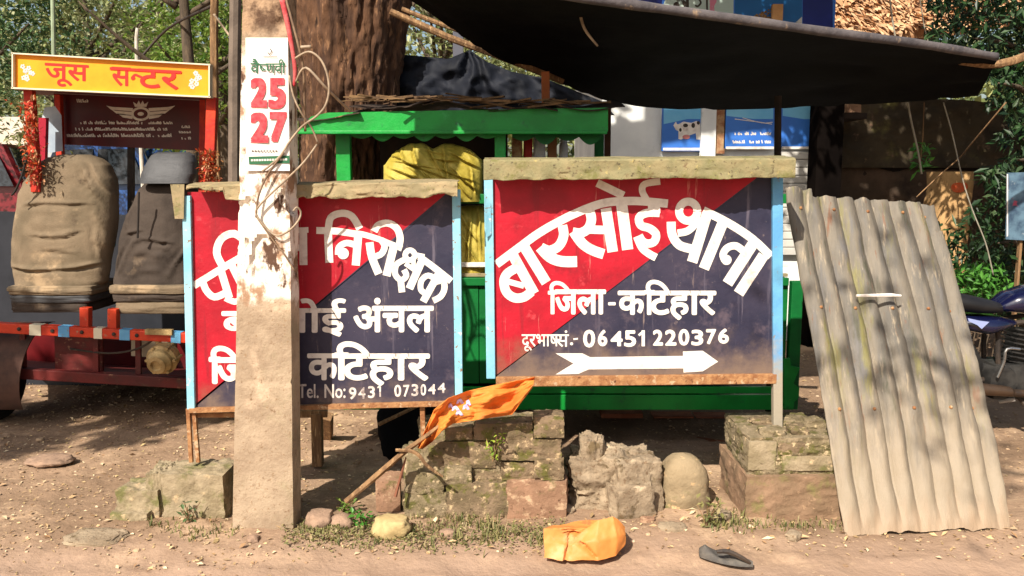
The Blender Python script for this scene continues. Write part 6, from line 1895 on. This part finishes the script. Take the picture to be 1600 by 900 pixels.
L.build("panel_stripe", mat("silver_stripe", S(140, 150, 190), rough=0.4), sp)
# engine: finned cylinder and crankcase
q = MB()
q.rock(tuple(p0(1572, 590)), (0.26, 0.22, 0.20), 3, sub=5, amp=0.03, blocky=0.8)
q.lathe(p0(1548, 588, -0.13), (0, 1, 0), [(0, 0.02), (0.0, 0.075), (0.03, 0.085), (0.26, 0.085)], n=24)
q.build("crankcase", M_eng, mo, smooth=True, angle=50)
q = MB()
cy0, cy1 = p0(1585, 570), p0(1600, 515)
for k in range(9):
    c_ = cy0.lerp(cy1, k / 8)
    dd = (cy1 - cy0).normalized()
    q.bar(c_ - dd * 0.004, c_ + dd * 0.004, 0.17, 0.16, up=(0, 1, 0))
q.bar(cy0, cy1, 0.11, 0.11, up=(0, 1, 0))
q.build("cylinder", M_eng, mo)
q = MB()
for s in (-0.07, 0.07):
    q.tube([p0(1460, 500, s), p0(1540, 500, s), p0(1548, 560, s), p0(1556, 604, s)], 0.014, n=8, smoothpath=4)
    q.tube([p0(1548, 505, s), p0(1600, 498, s), p0(1690, 480, s)], 0.014, n=8)
    q.tube([p0(1690, 480, s * 0.6), p0(1660, 560, s * 0.6), p0(1610, 608, s * 0.6)], 0.014, n=8)
    q.tube([Vector((rw.x, rw.y + s * 1.3, rw.z)), p0(1545, 588, s)], 0.016, n=8)
    q.tube([Vector((rw.x, rw.y + s * 1.4, rw.z + 0.02)), p0(1462, 490, s * 1.2)], 0.02, n=8)
q.build("frame", M_dark, mo, smooth=True)
q = MB()
for s in (-0.08, 0.08):
    q.tube([Vector((fwc.x, fwc.y + s, fwc.z)), p0(1725, 470, s), p0(1712, 440, s)], [0.018, 0.018, 0.02], n=8)
q.build("fork", M_chrome, mo, smooth=True)
q = MB(); q.tube([p0(1690, 418, -0.36), p0(1700, 424, -0.2), p0(1712, 438, -0.08), p0(1712, 438, 0.08), p0(1700, 424, 0.2), p0(1690, 418, 0.36)], 0.012, n=8, smoothpath=4)
q.build("handlebar", M_dark, mo, smooth=True)
q = MB(); q.lathe(p0(1722, 458), (1, 0, -0.1), [(0, 0.03), (0.03, 0.08), (0.10, 0.095), (0.115, 0.09), (0.12, 0.0)], n=20); q.build("headlight", M_chrome, mo, smooth=True)
q = MB(); q.tube([p0(1600, 535, -0.10), p0(1632, 570, -0.11), p0(1612, 604, -0.12), p0(1560, 604, -0.14), p0(1540, 600, -0.15), p0(1420, 590, -0.16), p0(1370, 580, -0.16)], [0.018, 0.018, 0.02, 0.022, 0.03, 0.04, 0.035], n=10, smoothpath=4)
q.build("exhaust", mat("scorched_pipe", S(96, 76, 60), S(72, 60, 52), scale=10, rough=0.4, metal=0.6), mo, smooth=True, angle=180)
q = MB(); q.tube([p0(1568, 537, -0.15), p0(1548, 537, -0.15), p0(1544, 556, -0.15), p0(1534, 580, -0.15)], 0.008, n=8, smoothpath=3); q.build("kick_lever", M_chrome, mo, smooth=True)
q = MB(); q.tube([p0(1601, 520, -0.17), p0(1591, 548, -0.17), p0(1594, 572, -0.17), p0(1612, 584, -0.17), p0(1630, 560, -0.17)], 0.009, n=8, smoothpath=4); q.build("crash_guard", M_chrome, mo, smooth=True)
q = MB(); q.tube([p0(1548, 622, -0.08), p0(1556, 618, -0.10), p0(1566, 615, -0.12)], [0.010, 0.014, 0.012], n=8); q.build("footpeg", mat("pale_rubber", S(150, 144, 136), rough=0.7), mo, smooth=True)
q = MB(); q.tube([p0(1576, 612, -0.08), p0(1592, 640, -0.16), Vector((p0(1604, 660).x, YO - 0.25, 0.0))], 0.014, n=8); q.build("side_stand", M_dark, mo, smooth=True)
def fender(c_, name, a0, a1):
    def fn(u, v):
        a = R(a0 + (a1 - a0) * u); r_ = 0.335
        return c_ + Vector((r_ * math.cos(a), -0.07 + 0.14 * v, r_ * math.sin(a) - 0.02 * (2 * v - 1) ** 2))
    MB().sheet(fn, 20, 6, (0, 0, 0.004)).build(name, M_mblue, mo, smooth=True)
fender(rw, "fender", 60, 175); fender(fwc, "fender", 30, 140)

# ================================================================ GRASS, WEEDS, LITTER
LF_grass = leafmat("dusty_grass", [S(88, 94, 50), S(116, 114, 64), S(146, 136, 88), S(74, 84, 44), S(164, 146, 106)], rough=0.7, transl=0.25)
rnd = random.Random(77)
def blades(mb, p, n, h, spread):
    for _ in range(n):
        a = rnd.uniform(0, 6.28)
        b_ = Vector((p.x + rnd.gauss(0, spread), p.y + rnd.gauss(0, spread * 0.7), 0))
        b_.z = gz(b_.x, b_.y) - 0.004
        hh = h * rnd.uniform(0.4, 1.2)
        lean = Vector((math.cos(a), math.sin(a), 0)) * hh * rnd.uniform(0.2, 0.8)
        w = Vector((-math.sin(a), math.cos(a), 0)) * rnd.uniform(0.0018, 0.004)
        m1 = b_ + lean * 0.4 + Vector((0, 0, hh * 0.65)); t_ = b_ + lean + Vector((0, 0, hh))
        mb.add([b_ - w, b_ + w, m1 + w * 0.8, m1 - w * 0.8, t_], [(0, 1, 2, 3), (3, 2, 4)])
q = MB()
for i in range(120):
    px = rnd.uniform(640, 884); p = G(px, rnd.gauss(830, 13))
    dn = max(0.1, 0.8 + 2.2 * nzv((p.x * 7, p.y * 7, 0), 1.0, 6))
    blades(q, p, int(rnd.randint(2, 13) * dn), 0.032 * rnd.uniform(0.6, 1.5), 0.026)
for i in range(70):
    px = rnd.uniform(462, 640); p = G(px, rnd.gauss(836, 11)); blades(q, p, rnd.randint(3, 12), 0.028, 0.03)
for i in range(26):
    px = rnd.uniform(1096, 1160); p = G(px, rnd.gauss(818, 12)); blades(q, p, 8, 0.04, 0.025)
for i in range(24):
    px = rnd.uniform(1166, 1320); p = G(px, rnd.gauss(826, 6)); blades(q, p, 7, 0.03, 0.03)
for i in range(20):
    px = rnd.uniform(220, 360); p = G(px, rnd.gauss(830, 7)); blades(q, p, 7, 0.03, 0.025)
for i in range(1500):                          # small round weed leaves among the blades
    px = rnd.uniform(440, 884); p = G(px, rnd.gauss(838, 11))
    p.z = gz(p.x, p.y) + rnd.uniform(0.0, 0.022)
    q.leaf(p, Vector((rnd.gauss(0, 1), rnd.gauss(0, 1), rnd.gauss(0.1, 0.4))), Vector((rnd.gauss(0, 0.3), rnd.gauss(0, 0.3), 1)), rnd.uniform(0.008, 0.02), rnd.uniform(0.006, 0.012))
q.build("grass", LF_grass, kind="stuff", label="dusty short grass along the foot of the pillars", category="grass", origin=(0, 3.2, 0))
def weed(px, py, n, hw, h, label, lm=None, Y=None, l=0.035):
    p = G(px, py) if Y is None else P(px, py, Y)
    t = thing("weed", label, "weed", p)
    m = MB(); s = MB()
    for k in range(5):
        a = rnd.uniform(0, 6.28)
        e = p + Vector((math.cos(a) * hw, math.sin(a) * hw * 0.5, h * rnd.uniform(0.6, 1)))
        s.tube([p, p.lerp(e, 0.5) + Vector((0, 0, 0.01)), e], 0.0018, n=4)
        for j in range(n // 5):
            q_ = p.lerp(e, rnd.uniform(0.2, 1.05)) + Vector((rnd.gauss(0, 0.008), rnd.gauss(0, 0.008), rnd.gauss(0, 0.008)))
            m.leaf(q_, Vector((rnd.gauss(0, 1), rnd.gauss(-0.3, 0.8), rnd.gauss(0.2, 0.5))), Vector((0, 0, 1)), l * rnd.uniform(0.6, 1.2), l * 0.5)
    s.build("stem", M_wood, t); m.build("leaves", lm or LF_bright, t)
weed(572, 822, 40, 0.05, 0.07, "low leafy weed left of the yellowish stone")
weed(536, 800, 34, 0.05, 0.05, "dark weed at the foot of the flagstick", lm=LF_mid)
weed(1104, 826, 44, 0.05, 0.12, "dry weed growing in front of the round-topped stone", lm=LF_grass)
weed(296, 818, 24, 0.05, 0.09, "small dark sprig growing against the stepped concrete block", lm=LF_dark, l=0.03)
# bright green sprig rooted in the pillar
weed(770, 722, 46, 0.05, 0.13, "yellow-green sprig rooted in a crack of the brick pillar", Y=YB - 0.03, l=0.026, lm=leafmat("yellow_green_leaves", [S(120, 150, 40), S(168, 184, 70), S(92, 128, 36)], transl=0.35))
LF_dry = leafmat("dry_leaves", [S(176, 144, 104), S(206, 178, 132), S(146, 110, 76), S(222, 202, 164), S(118, 88, 62), S(190, 168, 118)], rough=0.8, transl=0.15)
q = MB()
i = 0
while i < 15000:
    x, y = rnd.uniform(-3.6, 3.2), rnd.uniform(2.55, 7.0)
    dn = 0.30 + 0.9 * max(0, fbm((x * 1.5, y * 1.5, 0), 1.0, 4) + 0.1) + (0.35 if x < -0.9 else 0) + (0.5 if 3.0 < y < 3.35 else 0) - (0.35 if y < 2.95 and x > -0.8 else 0)
    if rnd.random() > dn: continue
    i += 1
    s = (rnd.uniform(0.006, 0.022) if rnd.random() < 0.92 else rnd.uniform(0.022, 0.04)) * (1.0 if y > 2.9 else 0.7)
    a = rnd.uniform(0, 6.28)
    p = Vector((x, y, gz(x, y) + 0.003))
    q.leaf(p, Vector((math.cos(a), math.sin(a), rnd.uniform(-0.05, 0.5))), Vector((rnd.gauss(0, 0.35), rnd.gauss(0, 0.35), 1)), s, s * rnd.uniform(0.35, 0.7))
q.build("leaf_litter", LF_dry, kind="stuff", label="scattered small dry leaves on the bare earth", category="leaf litter", origin=(0, 3.2, 0))
q = MB()
for i in range(2600):
    x, y = rnd.uniform(-3.4, 3.0), rnd.uniform(2.5, 6.0)
    if rnd.random() > 0.4 + fbm((x * 2, y * 2, 0), 1.0, 14): continue
    s = rnd.uniform(0.003, 0.009) if rnd.random() < 0.96 else rnd.uniform(0.009, 0.018)
    q.rock((x, y, gz(x, y) + s * 0.15), (s * 2, s * 1.6, s), i, sub=1, amp=0.3, blocky=0.4)
q.build("gravel", leafmat("gravel_grit", [S(150, 120, 92), S(186, 158, 126), S(118, 92, 70), S(204, 180, 150)], rough=0.95, transl=0.0), kind="stuff", label="loose grit and small pebbles on the road edge", category="gravel", origin=(0, 3.2, 0))
q = MB()
for (px, py, dx, s) in ((1060, 812, 1, 0.05), (1240, 838, 1, 0.06), (1030, 822, -1, 0.045), (985, 826, 1, 0.035), (1190, 842, 1, 0.05), (700, 846, 1, 0.035)):
    p = G(px, py, 0.012); q.leaf(p, Vector((dx, rnd.uniform(-0.4, 0.4), 0.1)), Vector((0.1, -0.3, 1)), s, s * 0.4)
q.build("dry_scraps", leafmat("dry_scraps", [S(206, 176, 134), S(186, 146, 104), S(220, 200, 164)], rough=0.8, transl=0.1), kind="stuff", label="curled dry leaves and scraps below the stones", category="leaf litter", origin=(0, 3.2, 0))

# leafy tree standing behind the viewer: its branches throw the soft dapples over the right-hand side
sx_, sy_ = 2.6, -2.6
ts = thing("tree", "leafy roadside tree behind the viewer that dapples the corrugated sheet with shade", "tree", (sx_, sy_, 0))
q = MB(); q.tube([(sx_, sy_, -0.1), (sx_ - 0.1, sy_, 2.5), (sx_ - 0.5, sy_ + 0.2, 4.6)], [0.16, 0.13, 0.09], n=10, wob=0.15, smoothpath=4)
rnd = random.Random(55)
tips = []
for k in range(8):
    e = Vector((rnd.uniform(-0.7, 2.2), rnd.uniform(-2.6, -0.6), rnd.uniform(4.8, 6.6)))
    q.tube([(sx_ - 0.4, sy_ + 0.2, 4.2), Vector((sx_ - 0.4, sy_ + 0.2, 4.4)).lerp(e, 0.5) + Vector((0, 0, 0.2)), e], [0.06, 0.035, 0.01], n=6, smoothpath=4)
    tips.append(e)
q.build("trunk", M_trunk, ts, smooth=True, angle=180)
m = MB()
for e in tips:
    for i in range(90):
        p = e + Vector((rnd.gauss(0, 0.35), rnd.gauss(0, 0.35), rnd.gauss(0, 0.25)))
        m.leaf(p, Vector((rnd.gauss(0, 1), rnd.gauss(0, 1), rnd.gauss(-0.3, 0.6))), Vector((rnd.gauss(0, 0.5), rnd.gauss(0, 0.5), 1)), rnd.uniform(0.08, 0.15), rnd.uniform(0.03, 0.06))
m.build("crown", LF_mid, ts)
